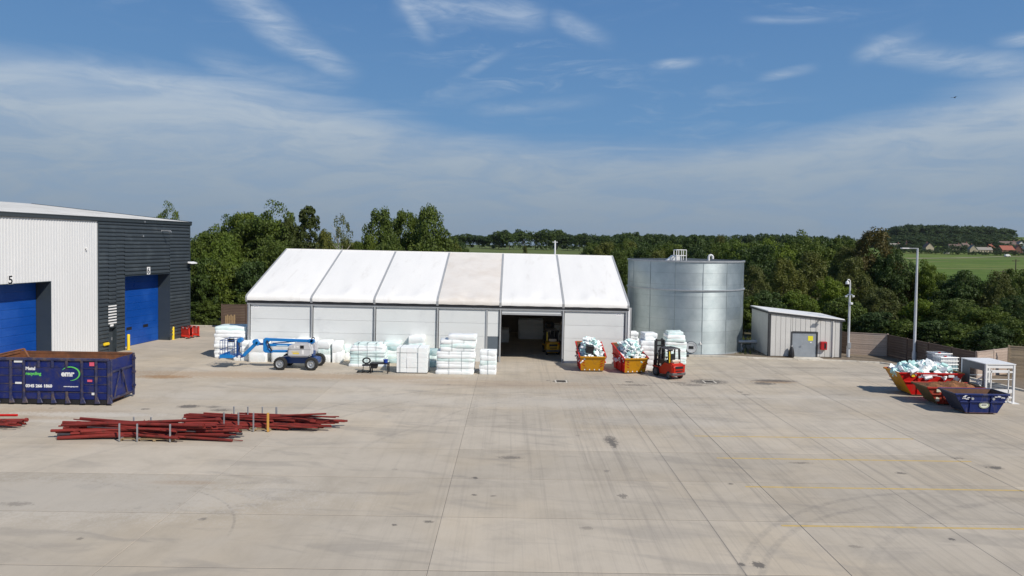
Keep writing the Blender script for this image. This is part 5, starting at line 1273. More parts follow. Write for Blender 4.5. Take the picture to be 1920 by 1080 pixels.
g_ = G(675, 692); th = thing('pallet', 'dark flat pallet under the black chair in front of the strapped bale', 'pallet', G(697, 698) + Vector((0, -.05, 0)))
for k in range(5): MB().box(-1.0, -.25 + k * .12, .09, -.15, -.16 + k * .12, .115).build('deck_board', BLK, th)
for x in (-.95, -.6, -.22): MB().box(x - .05, -.26, 0, x + .05, .33, .09).build('bearer', BLK, th)

# ------------------------------------------------------------------ liquid containers, cabinet
CAGE = mat('cage_bar_white', (.70, .71, .71), .4, .3); TOTE = mat('translucent_tote', (.60, .62, .62), .35, var=.06, objvar=.05); TOTE2 = mat('tote_with_blue_liquid', (.30, .46, .50), .3, var=.1)
def tote(label, c, z, liquid=False, grey=False):
    th = thing('liquid_tote', label, 'tote', (c[0], c[1], z), 0, 'caged liquid totes beside the white cabinet'); w, d, h = 1.2, 1.0, 1.16
    m = MB(); m.box(-.56, -.46, .15, .56, .46, .62); m.build('lower_bottle', TOTE2 if liquid else TOTE, th, bevel=.02, seg=2)
    m = MB(); m.box(-.558, -.458, .621, .558, .458, 1.08); m.build('bottle', mat('grey_cover', (.30, .33, .37), .4, var=.1) if grey else TOTE, th, bevel=.02, seg=2)
    m = MB()
    for x in np.linspace(-.6, .6, 8):
        for y in (-.5, .5): m.tube((x, y, .12), (x, y, 1.12), .012, 5)
    for y in np.linspace(-.5, .5, 7):
        for x in (-.6, .6): m.tube((x, y, .12), (x, y, 1.12), .012, 5)
    for zz in (.16, .4, .64, .88, 1.12): m.path([(-.6, -.5, zz), (.6, -.5, zz), (.6, .5, zz), (-.6, .5, zz), (-.6, -.5, zz)], .013, 5)
    m.build('cage', CAGE, th)
    m = MB()
    for x in (-.5, 0, .5): m.box(x - .07, -.5, 0, x + .07, .5, .10)
    m.box(-.6, -.5, .10, .6, .5, .13); m.build('pallet_base', GALV, th)
    MB().lathe([(.09, 1.08), (.09, 1.14)], 14).build('filler_cap', SK_R, th)
tote('lower caged tote in the front stack beside the white cabinet', (29.15, 45.6), 0.0)
tote('upper caged tote with blue liquid on the front stack beside the white cabinet', (29.15, 45.6), 1.17, True)
tote('lower caged tote in the back stack behind the bright red skip', (29.75, 47.2), 0.0, grey=True)
tote('upper grey covered tote on the back stack against the shaded fence', (29.75, 47.2), 1.17, grey=True)
def cabinet():
    c = Vector((29.4, 42.0, 0)); th = thing('steel_cabinet', 'open white steel frame cabinet with a grey side panel at the yard edge', 'cabinet', c); W, Dp, H = 1.72, 2.2, 2.38
    for x in (0, W):
        for y in (0, Dp): MB().box(x - .06, y - .06, 0, x + .06, y + .06, H).build('corner_post', WHT, th, bevel=.008)
    for x in (.32, W - .32): MB().box(x - .025, -.03, .05, x + .025, .03, H - .3).build('inner_post', WHT, th)
    def rail(z, h=.08, y=0.0): MB().box(.06, y - .03, z, W - .06, y + .03, z + h).build('cross_rail', WHT, th)
    rail(H - .22, .2); rail(H - .50, .10); rail(1.45, .03); rail(.62, .22); rail(.30, .10); rail(.04, .06); rail(H - .22, .2, Dp); rail(1.3, .05, Dp); rail(.6, .06, Dp)
    MB().box(.36, -.035, H - .44, W - .36, .02, H - .34).build('header_plate', WHT, th)
    MB().box(-.08, -.08, H, W + .08, Dp + .08, H + .05).build('roof', WHT, th)
    GP = mat('grey_cabinet_panel', (.15, .155, .16), .6)
    m = MB(); m.box(-.05, .06, 1.95, -.01, Dp - .06, H); m.box(-.05, .06, .0, -.01, Dp - .06, .75); m.box(-.05, Dp - .75, .75, -.01, Dp - .06, 1.95); m.box(-.05, .06, .75, -.01, .25, 1.95); m.build('side_panel', GP, th)
    m = MB(); m.bar((.05, .3, 1.2), (.05, 1.4, 1.15), .05, .06); m.bar((.05, .9, 1.2), (.05, .3, 1.6), .05, .06); m.bar((.05, .9, 1.18), (.05, .5, .9), .05, .06); m.build('brace', WHT, th)
    m = MB(); m.box(.1, .1, .84, W - .1, Dp - .1, .88); m.build('shelf', GP, th)
    rg = random.Random(2); m = MB()
    for k in range(7): a = rg.uniform(.2, 1.3); y = rg.uniform(.3, 1.6); m.bar((a, y, .92 + k * .03), (a + rg.uniform(.2, .5), y + rg.uniform(-.3, .3), .95 + k * .02), .06, .04)
    m.build('fitting', ALU_D, th)
    MB().box(-.15, -.2, 0, .25, .1, .03).build('foot_plate', WHT, th); MB().box(W - .25, -.3, 0, W + .2, .1, .03).build('foot_plate', WHT, th)
cabinet()
# upright pallets by the west fence
th = thing('pallet', 'light wooden pallet stood on end against the brown fence behind the tallest bale', 'pallet', (D(430, 600, 71).x, 71.2, 0), 0)
for k in range(6): MB().box(-.5 + k * .18, -.02, .0, -.38 + k * .18, .02, 1.5 + .12 * (k % 2)).build('deck_board', mat('pallet_wood_light', (.33, .23, .12)), th)
MB().box(-.5, .02, .3, .52, .09, .4).build('bearer', mat('pallet_wood_light', (.33, .23, .12)), th); MB().box(-.5, .02, 1.1, .52, .09, 1.2).build('bearer', mat('pallet_wood_light', (.33, .23, .12)), th); th.location.z = 1.0 * 0
# bird
b_ = D(1789.5, 183, 70); th = thing('bird', 'small dark bird gliding in the sky with both wings spread', 'bird', b_, .3)
m = MB(); m.lathe([(.0, -.16), (.035, -.08), (.045, 0), (.03, .1), (.01, .2)], 8, axis='x', cap=False); m.build('body', BLK, th, fix=False)
for s in (-1, 1):
    m = MB(); m.add([(-.07, 0, .02), (.07, 0, .02), (.03, s * .2, .08), (-.06, s * .2, .09), (.0, s * .42, .05), (-.03, s * .42, .05)], [(0, 1, 2, 3), (3, 2, 4, 5)]); m.build('wing', BLK, th, fix=False)
# ------------------------------------------------------------------ trees
def leaf_mat(name, c1, c2, c3, rough=.6):
    m_ = bpy.data.materials.new(name); m_.use_nodes = True; t = NT(m_.node_tree); b = t.n['Principled BSDF']
    at = t.node('ShaderNodeAttribute'); at.attribute_name = 'leaf'; f = at.outputs['Fac']; oi = t.node('ShaderNodeObjectInfo').outputs['Random']
    c = t.mix(t.lin(f, 0, .6), c1, c2); c = t.mix(t.lin(f, .75, 1.0), c, c3)
    mm = t.node('ShaderNodeVectorMath', operation='MULTIPLY'); t.put(mm.inputs[0], c)
    t.put(mm.inputs[1], t.vec(t.lin(oi, 0, 1, .88, 1.22), t.lin(oi, 0, 1, .95, 1.22), t.lin(oi, 0, 1, .95, .75)))
    t.put(b.inputs['Base Color'], mm.outputs[0]); b.inputs['Roughness'].default_value = rough; b.inputs['Specular IOR Level'].default_value = .3
    tr = t.node('ShaderNodeBsdfTranslucent'); t.put(tr.inputs[0], mm.outputs[0]); mx = t.node('ShaderNodeMixShader'); mx.inputs[0].default_value = .30
    t.l.new(b.outputs[0], mx.inputs[1]); t.l.new(tr.outputs[0], mx.inputs[2]); t.l.new(mx.outputs[0], t.n['Material Output'].inputs[0]); return m_
LM = {'green': leaf_mat('broad_leaf', (.062, .092, .016), (.092, .125, .022), (.125, .155, .034)),
      'dark': leaf_mat('dark_leaf', (.034, .060, .016), (.052, .084, .022), (.074, .108, .030)),
      'olive': leaf_mat('olive_leaf', (.074, .088, .022), (.105, .115, .030), (.14, .14, .045)),
      'bright': leaf_mat('bright_leaf', (.085, .125, .014), (.115, .160, .020), (.15, .19, .035)),
      'copper': leaf_mat('copper_leaf', (.062, .056, .020), (.100, .082, .028), (.150, .115, .042)),
      'conifer': leaf_mat('conifer_needle', (.036, .052, .016), (.056, .074, .022), (.080, .098, .030)),
      'far': leaf_mat('far_leaf', (.036, .062, .020), (.054, .084, .026), (.076, .108, .034))}
BARK = mat('bark', (.085, .065, .045), .9, var=.3, vscale=4, bump=.02); BIRCH = mat('birch_bark', (.50, .47, .42), .8, var=.25, vscale=3, col2=(.06, .05, .05), amt2=.4, s2=3)
def crown_mesh(name, mt, seed, nclump=90, per=90, leaf=.30, shape='round', crad=.20, holes=.12):
    """unit-height crown: x, y within +-.5, z 0..1 ; leaf in the same unit"""
    rg = np.random.default_rng(seed); P = []; Nn = []; A = []
    lobes = [(rg.uniform(-.24, .24), rg.uniform(-.24, .24), rg.uniform(.35, .78), rg.uniform(.20, .30)) for _ in range(7)] + [(0, 0, .5, .33), (0, 0, .3, .34)]
    cl = []
    while len(cl) < nclump:
        if shape == 'cone':
            z = rg.uniform(.02, .98); r = .47 * (1 - z) ** .6 * rg.uniform(.4, 1.12) * (.8 + .2 * math.sin(z * 30)) + .01; a = rg.uniform(0, 2 * PI); c = np.array([r * math.cos(a), r * math.sin(a), z])
            o = np.array([math.cos(a), math.sin(a), .25]); cl.append((c, o, crad * (.45 + .6 * (1 - z))))
        elif shape == 'column':
            z = rg.uniform(.02, .97); r = .46 * max(0, math.sin(PI * min(1, z * .70 + .29))) ** .75 * rg.uniform(.2, 1.0) ** .5; a = rg.uniform(0, 2 * PI); c = np.array([r * math.cos(a), r * math.sin(a), z * (1 - .22 * (math.sin(a * 3 + 1) * .5 + .5) * (r > .12))])
            cl.append((c, np.array([math.cos(a), math.sin(a), .6]), crad * rg.uniform(.6, 1.0)))
        else:
            lx, ly, lz, lr = lobes[rg.integers(len(lobes))]; d = rg.normal(size=3); d /= np.linalg.norm(d)
            if d[2] < -.55: continue
            c = np.array([lx, ly, lz]) + d * lr * rg.uniform(.78, 1.08)
            if shape == 'bush': c = np.array([c[0] * 1.05, c[1] * 1.05, c[2]])
            if c[2] < .03 or c[2] > 1.02: continue
            cl.append((c, d, crad * rg.uniform(.55, 1.1)))
    for c, o, cr in cl:
        n = int(per * rg.uniform(.6, 1.3)); d = rg.normal(size=(n, 3)); d /= np.linalg.norm(d, axis=1)[:, None]
        d = d + .55 * o / np.linalg.norm(o); d /= np.linalg.norm(d, axis=1)[:, None]
        r = cr * rg.uniform(.35, 1.0, n) ** .6; p = c + d * r[:, None] * np.array([1, 1, .8 if shape != 'column' else 1.15])
        base = rg.random()
        P.append(p); nn = d * .8 + rg.normal(size=(n, 3)) * .55 + np.array([0, 0, .3]); nn /= np.linalg.norm(nn, axis=1)[:, None]; Nn.append(nn); A.append(np.clip(base * .7 + rg.random(n) * .35, 0, 1))
    P = np.concatenate(P); Nn = np.concatenate(Nn); A = np.concatenate(A); k = P[:, 2] > 0; P, Nn, A = P[k], Nn[k], A[k]; n = len(P)
    h = rg.normal(size=(n, 3)); u = np.cross(Nn, h); u /= np.linalg.norm(u, axis=1)[:, None]; w = np.cross(Nn, u)
    s = leaf * rg.uniform(.6, 1.25, n)[:, None]; asp = rg.uniform(.45, .8, n)[:, None]
    V = np.empty((n, 4, 3)); V[:, 0] = P - u * s; V[:, 1] = P - w * s * asp + Nn * s * .15; V[:, 2] = P + u * s; V[:, 3] = P + w * s * asp + Nn * s * .15
    me = bpy.data.meshes.new(name); me.vertices.add(4 * n); me.vertices.foreach_set('co', V.reshape(-1).astype(np.float32)); me.loops.add(4 * n); me.loops.foreach_set('vertex_index', np.arange(4 * n, dtype=np.int32))
    me.polygons.add(n); me.polygons.foreach_set('loop_start', np.arange(0, 4 * n, 4, dtype=np.int32)); me.update(calc_edges=True)
    at = me.attributes.new('leaf', 'FLOAT', 'FACE'); at.data.foreach_set('value', A.astype(np.float32)); me.materials.append(mt); me.validate(); return me
def trunk_mesh(name, mt, seed, r=.018, top=.72, limbs=7, lean=.03):
    rg = random.Random(seed); m = MB(); pts = [Vector((0, 0, -.02))]; n = 6
    for i in range(1, n + 1): pts.append(Vector((rg.gauss(0, lean) * i / n, rg.gauss(0, lean) * i / n, top * i / n)))
    for i in range(n): m.tube(pts[i], pts[i + 1], r * (1 - i / n * .8) * (1.3 if i == 0 else 1), 7, r * (1 - (i + 1) / n * .8), cap=False)
    for k in range(limbs):
        t_ = rg.uniform(.3, .95); i = min(n - 1, int(t_ * n)); p = pts[i].lerp(pts[i + 1], t_ * n - i); a = rg.uniform(0, 2 * PI); L = .22 * (1.15 - t_ * .7)
        q = p + Vector((math.cos(a) * L * .7, math.sin(a) * L * .7, L * .55)); e = q + Vector((math.cos(a) * L * .3, math.sin(a) * L * .3, L * .35)); rr = r * .42 * (1.2 - t_ * .6)
        m.tube(p, q, rr, 5, rr * .6, cap=False); m.tube(q, e, rr * .6, 5, rr * .2, cap=False)
    return m.mesh(name, mt, fix=False)
TM = [trunk_mesh('trunk', BARK, s) for s in (1, 2)]; TMB = trunk_mesh('trunk', BIRCH, 5, r=.014, top=.93, limbs=16, lean=.02)
# fine meshes for near trees (leaf size about .25 m on an 11 m tree)
CR = {}
for i in range(3): CR['green', i] = crown_mesh('crown', LM['green'], 10 + i, 135, 105, .0165, 'round', .115)
for i in range(2): CR['dark', i] = crown_mesh('crown', LM['dark'], 20 + i, 135, 105, .0165, 'round', .115)
for i in range(2): CR['olive', i] = crown_mesh('crown', LM['olive'], 30 + i, 150, 95, .0155, 'column', .115)
CR['bright', 0] = crown_mesh('crown', LM['bright'], 40, 135, 105, .0165, 'round', .115)
CR['copper', 0] = crown_mesh('crown', LM['copper'], 50, 190, 95, .015, 'column', .10)
for i in range(2): CR['conifer', i] = crown_mesh('crown', LM['conifer'], 60 + i, 330, 55, .0125, 'cone', .075)
CR['poplar', 0] = crown_mesh('crown', LM['green'], 70, 150, 100, .0165, 'column', .105); CR['poplar', 1] = crown_mesh('crown', LM['green'], 71, 150, 100, .0165, 'column', .105)
CR['birch', 0] = crown_mesh('crown', LM['olive'], 80, 60, 60, .0145, 'column', .09)
CR['bush', 0] = crown_mesh('crown', LM['green'], 90, 110, 85, .026, 'bush', .15); CR['bush', 1] = crown_mesh('crown', LM['dark'], 91, 110, 85, .026, 'bush', .15)
for i in range(3): CR['far', i] = crown_mesh('crown', LM['far'], 100 + i, 120, 40, .034, 'round', .15)
LBL = {}
def tree(kind, x, y, z, h, w, label, i=None, group=None, trunk=True, name='tree', rz=None, low=.10):
    vs = [k for k in CR if k[0] == kind]; me = CR[vs[(i if i is not None else rnd.randrange(99)) % len(vs)]]
    th = thing(name, label, 'tree' if name == 'tree' else 'bush', (x, y, z), rnd.uniform(0, 6.28) if rz is None else rz, group)
    c = ob('crown', me, th, (0, 0, h * low)); c.scale = (w, w, h * (1 - low))
    if trunk: t_ = ob('trunk', TMB if kind == 'birch' else TM[rnd.randrange(2)], th); t_.scale = (h, h, h * .95)
    return th
def tpx(kind, px, ytop, y, wpx, label, i=None, group=None, name='tree', low=.10, base=None):
    p = D(px, ytop, y); z = T(p.x, y) if base is None else base; h = (p.z - z) * 1.02
    return tree(kind, p.x, y, z, h, wpx / 1280 * y * 1.05, label, i, group, name=name, low=low)
# belt at the west, behind the warehouse corner and the tent
tpx('green', 302, 391, 118, 60, 'tree top poking above the dark warehouse roof')
tpx('green', 243, 403, 122, 40, 'small tree tip just visible over the warehouse roof line')
tpx('green', 378, 438, 84, 90, 'leafy green tree against the outer corner of the warehouse', 0)
tpx('bright', 425, 442, 82, 90, 'light green bushy tree between the warehouse and the tent roof edge', low=.05)
tpx('green', 420, 424, 94, 110, 'rounded tree rising behind the light green bushy tree', 1)
tpx('green', 488, 392, 96, 120, 'tallest broad green tree beyond the near end of the tent roof', 2)
tpx('green', 468, 400, 101, 110, 'tall soft green tree joining the tallest broad tree', 0)
tpx('bright', 508, 404, 99, 90, 'yellow green tree on the tent side of the tallest broad tree', 0)
tpx('green', 398, 432, 98, 90, 'mid green tree behind the light green bushy tree', 2)
tpx('poplar', 735, 418, 99, 90, 'shorter tree filling the gap between the broad tree and the middle leafy tree', 1)
tpx('poplar', 784, 416, 98, 90, 'shorter tree in front of the gap before the pointed leafy tree', 0)
tpx('dark', 452, 412, 100, 80, 'dark feathery tree just before the tallest broad green tree', 1)
tpx('conifer', 577, 390, 98, 120, 'dark pine tree standing above the first bay of the tent roof', 0)
tpx('conifer', 541, 412, 94, 90, 'shorter dark pine beside the larger pine above the tent roof', 1)
tpx('green', 520, 440, 88, 80, 'low green tree behind the sloping end of the tent roof', 1)
tpx('olive', 610, 440, 90, 60, 'olive green tree between the pine and the birch', 0)
tpx('birch', 639, 409, 92, 74, 'thin birch tree with pale trunk and sparse leaves above the tent', 0)
tpx('olive', 650, 455, 96, 50, 'low olive tree behind the thin birch', 1)
tpx('poplar', 714, 402, 94, 104, 'broad full tree beside the third bay of the tent roof', 0)
tpx('poplar', 760, 404, 96, 84, 'upright leafy tree in the middle of the three tall ones over the tent', 1)
tpx('poplar', 806, 397, 92, 104, 'pointed leafy tree last of the three tall ones over the tent', 0)
tpx('green', 688, 440, 90, 50, 'small round tree tucked beside the broad full tree', 0)
tpx('green', 850, 456, 92, 50, 'small green tree beside the beige roof bay of the tent', 2)
tpx('green', 736, 440, 88, 70, 'bushy tree low between the two leafy trees over the tent', 1)
tpx('olive', 985, 463, 130, 18, 'tiny bushy tree on the field beyond the tent ridge', 0)
for i, (px, yt, y, w, lab) in enumerate(((366, 508, 78, 50, 'dark leafy bush hugging the warehouse corner wall'), (392, 495, 77, 60, 'rounded bush in the middle of the yard end planting'), (428, 490, 78, 70, 'big bush beside the brown fence behind the tallest bale'), (470, 500, 77.5, 70, 'bush against the end wall of the tent'), (400, 560, 76, 60, 'low bush on the grass verge at the far kerb'), (372, 565, 76.5, 45, 'low bush behind the red barriers'), (445, 545, 77, 60, 'bush rising directly over the brown timber fence'))):
    tpx('bush', px, yt, y, w, lab, i, name='bush', low=.02, base=-.1)
# belt at the east, behind tank, pump house and fences
E = [('green', 1162, 470, 92, 60), ('olive', 1120, 468, 120, 50), ('green', 1180, 455, 130, 60), ('dark', 1205, 463, 105, 70), ('green', 1250, 452, 140, 70), ('olive', 1235, 476, 92, 70), ('dark', 1300, 455, 110, 80), ('green', 1345, 447, 135, 80),
     ('bright', 1385, 449, 120, 90), ('dark', 1420, 462, 98, 100), ('bright', 1455, 446, 112, 90), ('green', 1500, 443, 118, 90), ('olive', 1470, 492, 84, 90), ('green', 1530, 452, 104, 90), ('dark', 1560, 450, 110, 80), ('green', 1590, 447, 108, 90),
     ('olive', 1415, 505, 80, 80), ('olive', 1520, 480, 86, 100), ('bright', 1560, 520, 78, 80), ('olive', 1600, 490, 80, 90), ('dark', 1440, 540, 76, 80), ('bright', 1500, 545, 75, 80), ('olive', 1590, 470, 92, 90)]
names = ['small round tree', 'olive tree', 'full green tree', 'dark tree', 'wide green tree', 'short olive tree', 'dark round tree', 'tall green tree', 'bright topped tree', 'dark shaded tree', 'tall bright tree', 'tall soft green tree', 'drooping olive tree', 'leafy tree', 'dark tall tree', 'broad tree', 'low olive tree', 'hanging olive tree', 'bright low tree', 'drooping willow like tree', 'dark low tree', 'bright bushy tree', 'ragged olive tree']
where = ['at the tank edge nearest the tent', 'beyond the last bay of the tent roof', 'behind the tent corner and tank', 'over the tank rim beside the tent', 'behind the tank roof hatch', 'close behind the tank rim', 'behind the tank between hatch and vent', 'far behind the tank vent pipe', 'past the far edge of the tank', 'in the dark gap between tank and pump house', 'above the tank end of the pump house', 'high above the pump house roof', 'over the sloping roof of the pump house', 'behind the pump house gable', 'on the skyline before the copper tree', 'just before the copper coloured tree', 'close beside the steel tank wall', 'behind the middle of the pump house', 'just over the low end of the pump house', 'behind the camera pole', 'right behind the tank side of the pump house', 'touching the pump house roof', 'behind the hooked camera pole top']
for i, (k, px, yt, y, w) in enumerate(E): tpx(k, px, yt, y, w, names[i] + ' ' + where[i], i)
for i, (k, px, yt, y, w, lab) in enumerate((
    ('copper', 1640, 438, 88, 130, 'big copper brown topped tree between the camera pole and lamp post'), ('dark', 1668, 476, 84, 90, 'dark tree directly under the copper brown crown'), ('copper', 1690, 500, 86, 70, 'smaller brownish tree beside the tall lamp post'),
    ('bright', 1738, 488, 84, 70, 'bright yellow green tree just past the tall lamp post'), ('dark', 1800, 498, 78, 100, 'dark rounded tree in front of the green field'), ('olive', 1872, 516, 76, 90, 'ragged olive tree by the utility poles'),
    ('green', 1915, 505, 82, 70, 'green tree cut by the picture edge below the field'), ('olive', 1650, 545, 74, 100, 'weeping olive tree just behind the sunlit fence section'), ('bright', 1720, 560, 72, 80, 'bright low tree over the shaded fence'),
    ('green', 1780, 560, 70, 100, 'leafy tree over the long shaded fence'), ('green', 1850, 570, 66, 100, 'leafy tree over the weathered fence sections'), ('dark', 1905, 560, 68, 80, 'dark tree over the pale new fence'))):
    tpx(k, px, yt, y, w, lab, i, low=.06)
bl = ['dark bush filling the gap between tank and pump house', 'bush behind the tank side wall of the pump house', 'bush by the shaded fence at the pump house corner', 'bush over the sunlit fence section', 'bush over the near part of the long shaded fence', 'bush over the middle of the long shaded fence', 'bush over the far part of the shaded fence near the totes', 'bush over the fence above the white cabinet', 'bush above the pale fence']
for i, (px, yt, y, w) in enumerate(((1395, 560, 72, 60), (1430, 555, 72, 70), (1590, 560, 69, 80), (1640, 590, 66, 70), (1690, 600, 65, 80), (1745, 605, 63, 80), (1800, 610, 60, 80), (1860, 615, 58, 80), (1915, 600, 58, 70))):
    tpx('bush', px, yt, y, w, bl[i], i, name='bush', low=.02, base=-.1)
# second rows that close the wood
rg = random.Random(77); lab2 = 'broadleaf tree in the deep green belt behind the tank and pump house'
for k in range(46):
    px = rg.uniform(1110, 1600); y = rg.uniform(125, 260); hz = 458 + .014 * (px - 960); yt = hz - rg.uniform(4, 20) + (y < 160) * 14
    tpx('far' if y > 170 else ('green', 'dark', 'olive')[k % 3], px, yt, y, rg.uniform(45, 75) * 150 / y, lab2, k, 'trees of the belt behind the tank')
lab3 = 'broadleaf tree in the thicket between the shaded fence and the green field'
for k in range(26):
    px = rg.uniform(1600, 1990); y = rg.uniform(84, 150); yt = 512 + rg.uniform(-4, 22) - (px < 1690) * 45
    tpx(('green', 'dark', 'olive')[k % 3], px, yt, y, rg.uniform(60, 90) * 100 / y, lab3, k, 'trees of the thicket below the field')
lab4 = 'tree in the dense planting behind the warehouse and tent'
for k in range(22):
    px = rg.uniform(355, 880); y = rg.uniform(104, 150); hz = 458 + .014 * (px - 960); yt = (hz - 14 if px < 640 else hz + 4) + rg.uniform(-5, 8)
    tpx(('green', 'dark', 'olive')[k % 3], px, yt, y, rg.uniform(50, 80) * 110 / y, lab4, k, 'trees of the planting behind the tent')
# tree line across the centre field
lab5 = 'distant woodland edge tree beyond the field over the tent ridge'
prof = [(820, 446), (860, 442), (885, 437), (905, 440), (935, 433), (965, 435), (983, 428), (1005, 436), (1020, 427), (1045, 428), (1060, 436), (1090, 437), (1120, 440), (1150, 439), (1180, 437), (1215, 438), (1260, 442), (1300, 441), (1340, 440), (1380, 442), (1420, 441), (1460, 439), (1500, 440), (1560, 444), (1600, 444)]
px = 822
while px < 1610:
    y = rg.uniform(500, 540) if px < 1120 else rg.uniform(380, 520); yt = lint(prof, px) + rg.uniform(-2, 4); p = D(px, yt, y); w = rg.uniform(30, 46); z = T(p.x, y)
    tree('far', p.x, y, z, p.z - z, w / 1280 * y, lab5, group='trees of the distant woodland edge', low=.0)
    px += w * rg.uniform(.42, .62)
FAR = []
for k in range(26):
    px = rg.uniform(100, 1110) if k < 12 else rg.uniform(1110, 1640); y = rg.uniform(560, 700); yt = lint(prof, px) + rg.uniform(2, 7); p = D(px, yt, y); z = T(p.x, y); FAR.append((p.x, y, z, p.z - z, rg.uniform(22, 36) / 1280 * y))
# woods that read as one mass
def mass(name, label, cat, items):
    protos = []
    for q in range(3):
        me = crown_mesh('tmp', LM['far'], 200 + q, 34, 26, .055, 'round', .17); n = len(me.vertices); co = np.empty(n * 3, np.float32); me.vertices.foreach_get('co', co)
        at = np.empty(n // 4, np.float32); me.attributes['leaf'].data.foreach_get('value', at); protos.append((co.reshape(-1, 3), at)); bpy.data.meshes.remove(me)
    V = []; A = []; rgn = np.random.default_rng(len(items))
    for i, (x, y, z, h, w) in enumerate(items):
        co, at = protos[i % 3]; a = rgn.uniform(0, 6.28); c_, s_ = math.cos(a), math.sin(a)
        V.append(np.stack([(co[:, 0] * c_ - co[:, 1] * s_) * w + x, (co[:, 0] * s_ + co[:, 1] * c_) * w + y, co[:, 2] * h + z], 1)); A.append(np.clip(at * .6 + rgn.random() * .4, 0, 1))
    P = np.concatenate(V).astype(np.float32); A = np.concatenate(A).astype(np.float32); n = len(P)
    me = bpy.data.meshes.new(name); me.vertices.add(n); me.vertices.foreach_set('co', P.reshape(-1)); me.loops.add(n); me.loops.foreach_set('vertex_index', np.arange(n, dtype=np.int32))
    me.polygons.add(n // 4); me.polygons.foreach_set('loop_start', np.arange(0, n, 4, dtype=np.int32)); me.update(calc_edges=True)
    a_ = me.attributes.new('leaf', 'FLOAT', 'FACE'); a_.data.foreach_set('value', A); me.materials.append(LM['far']); me.validate(); o = ob(name, me); return tag(o, label, cat, kind='stuff')
def wood():
    V = []; Fc = []; A = []; base = 0; rgn = np.random.default_rng(5)
    proto = []
    for q in range(3):
        me = crown_mesh('tmp', LM['far'], 200 + q, 34, 26, .055, 'round', .17); n = len(me.vertices); co = np.empty(n * 3, np.float32); me.vertices.foreach_get('co', co)
        at = np.empty(n // 4, np.float32); me.attributes['leaf'].data.foreach_get('value', at); proto.append((co.reshape(-1, 3), at)); bpy.data.meshes.remove(me)
    cnt = 0
    while cnt < 440:
        y = rgn.uniform(905, 1110) if cnt < 330 else rgn.uniform(812, 905); ratio = rgn.uniform(.507, .728); x = ratio * y
        px = 960 + 1280 * ratio
        hh = rgn.uniform(9, 15.5) * (1.0 if px < 1860 else .85) * (.62 if px < 1645 else 1)
        if y < 905: hh = rgn.uniform(6, 9.5)
        co, at = proto[cnt % 3]; a = rgn.uniform(0, 6.28); w = rgn.uniform(12, 24); c_, s_ = math.cos(a), math.sin(a)
        p = np.stack([(co[:, 0] * c_ - co[:, 1] * s_) * w + x, (co[:, 0] * s_ + co[:, 1] * c_) * w + y, co[:, 2] * hh + T(x, y)], 1)
        V.append(p); A.append(np.clip(at * .6 + rgn.random() * .4, 0, 1)); cnt += 1
    P = np.concatenate(V).astype(np.float32); A = np.concatenate(A).astype(np.float32); n = len(P)
    me = bpy.data.meshes.new('hill_wood'); me.vertices.add(n); me.vertices.foreach_set('co', P.reshape(-1)); me.loops.add(n); me.loops.foreach_set('vertex_index', np.arange(n, dtype=np.int32))
    me.polygons.add(n // 4); me.polygons.foreach_set('loop_start', np.arange(0, n, 4, dtype=np.int32)); me.update(calc_edges=True)
    a_ = me.attributes.new('leaf', 'FLOAT', 'FACE'); a_.data.foreach_set('value', A); me.materials.append(LM['far']); me.validate(); o = ob('hill_wood', me); tag(o, 'dark wood covering the hilltop above the village', 'wood', kind='stuff')
wood()

# ------------------------------------------------------------------ village on the slope
TILE_R = mat('orange_roof_tile', (.27, .075, .045), .8, var=.15); TILE_B = mat('brown_roof_tile', (.13, .09, .075), .85, var=.15); TILE_G = mat('grey_roof_tile', (.26, .24, .21), .85, var=.15)
WALL_C = mat('cream_render', (.45, .38, .27), .85, var=.08); WALL_B = mat('red_brick_wall', (.22, .10, .07), .85, var=.15); WALL_W = mat('white_render', (.68, .67, .63), .8)
WIN = mat('window_dark', (.03, .035, .045), .15)
def house(px, pyb, y, w, d, eave, ridge, rz, wall_m, roof_m, label, chim=True):
    p = D(px, pyb, y); z = T(p.x, y) - .3; z = max(z, min(p.z, z + 3)) if False else z
    th = thing('house', label, 'house', (p.x, y, z), rz, 'village houses on the slope')
    m = MB(); m.xprism([(-d / 2, 0), (d / 2, 0), (d / 2, eave), (0, ridge), (-d / 2, eave)], -w / 2, w / 2); m.build('wall', wall_m, th)
    sl_ = (ridge - eave) / (d / 2); e = .4
    for s in (-1, 1):
        m = MB(); m.hexa([(-w / 2 - .3, s * (d / 2 + e), eave - e * sl_ + .05), (w / 2 + .3, s * (d / 2 + e), eave - e * sl_ + .05), (w / 2 + .3, 0, ridge + .05), (-w / 2 - .3, 0, ridge + .05), (-w / 2 - .3, s * (d / 2 + e), eave - e * sl_ + .3), (w / 2 + .3, s * (d / 2 + e), eave - e * sl_ + .3), (w / 2 + .3, 0, ridge + .3), (-w / 2 - .3, 0, ridge + .3)]); rf = m.build('roof', roof_m, th)
    if chim: m = MB(); m.box(w * .28, -.5, ridge - .8, w * .28 + .9, .4, ridge + 1.5); m.box(w * .28 + .2, -.3, ridge + 1.5, w * .28 + .7, .2, ridge + 1.8); m.build('chimney', WALL_B, rf)
    for zz in ((1.2, 2.4), (3.8, 4.9)):
        if zz[1] > eave - .1: continue
        for x in np.arange(-w / 2 + 1.2, w / 2 - 1, 2.8): MB().box(x, -d / 2 - .04, zz[0], x + 1.1, -d / 2 + .02, zz[1]).build('window', WIN, th)
    for s in (-1, 1): MB().box(s * w / 2 - .04, -.6, 1.2, s * w / 2 + .04, .6, 2.4).build('window', WIN, th)
H_ = house
H_(1678, 458, 775, 13, 7, 3.2, 6.0, .2, WALL_C, TILE_G, 'long low cream cottage first in the village row near the copper tree')
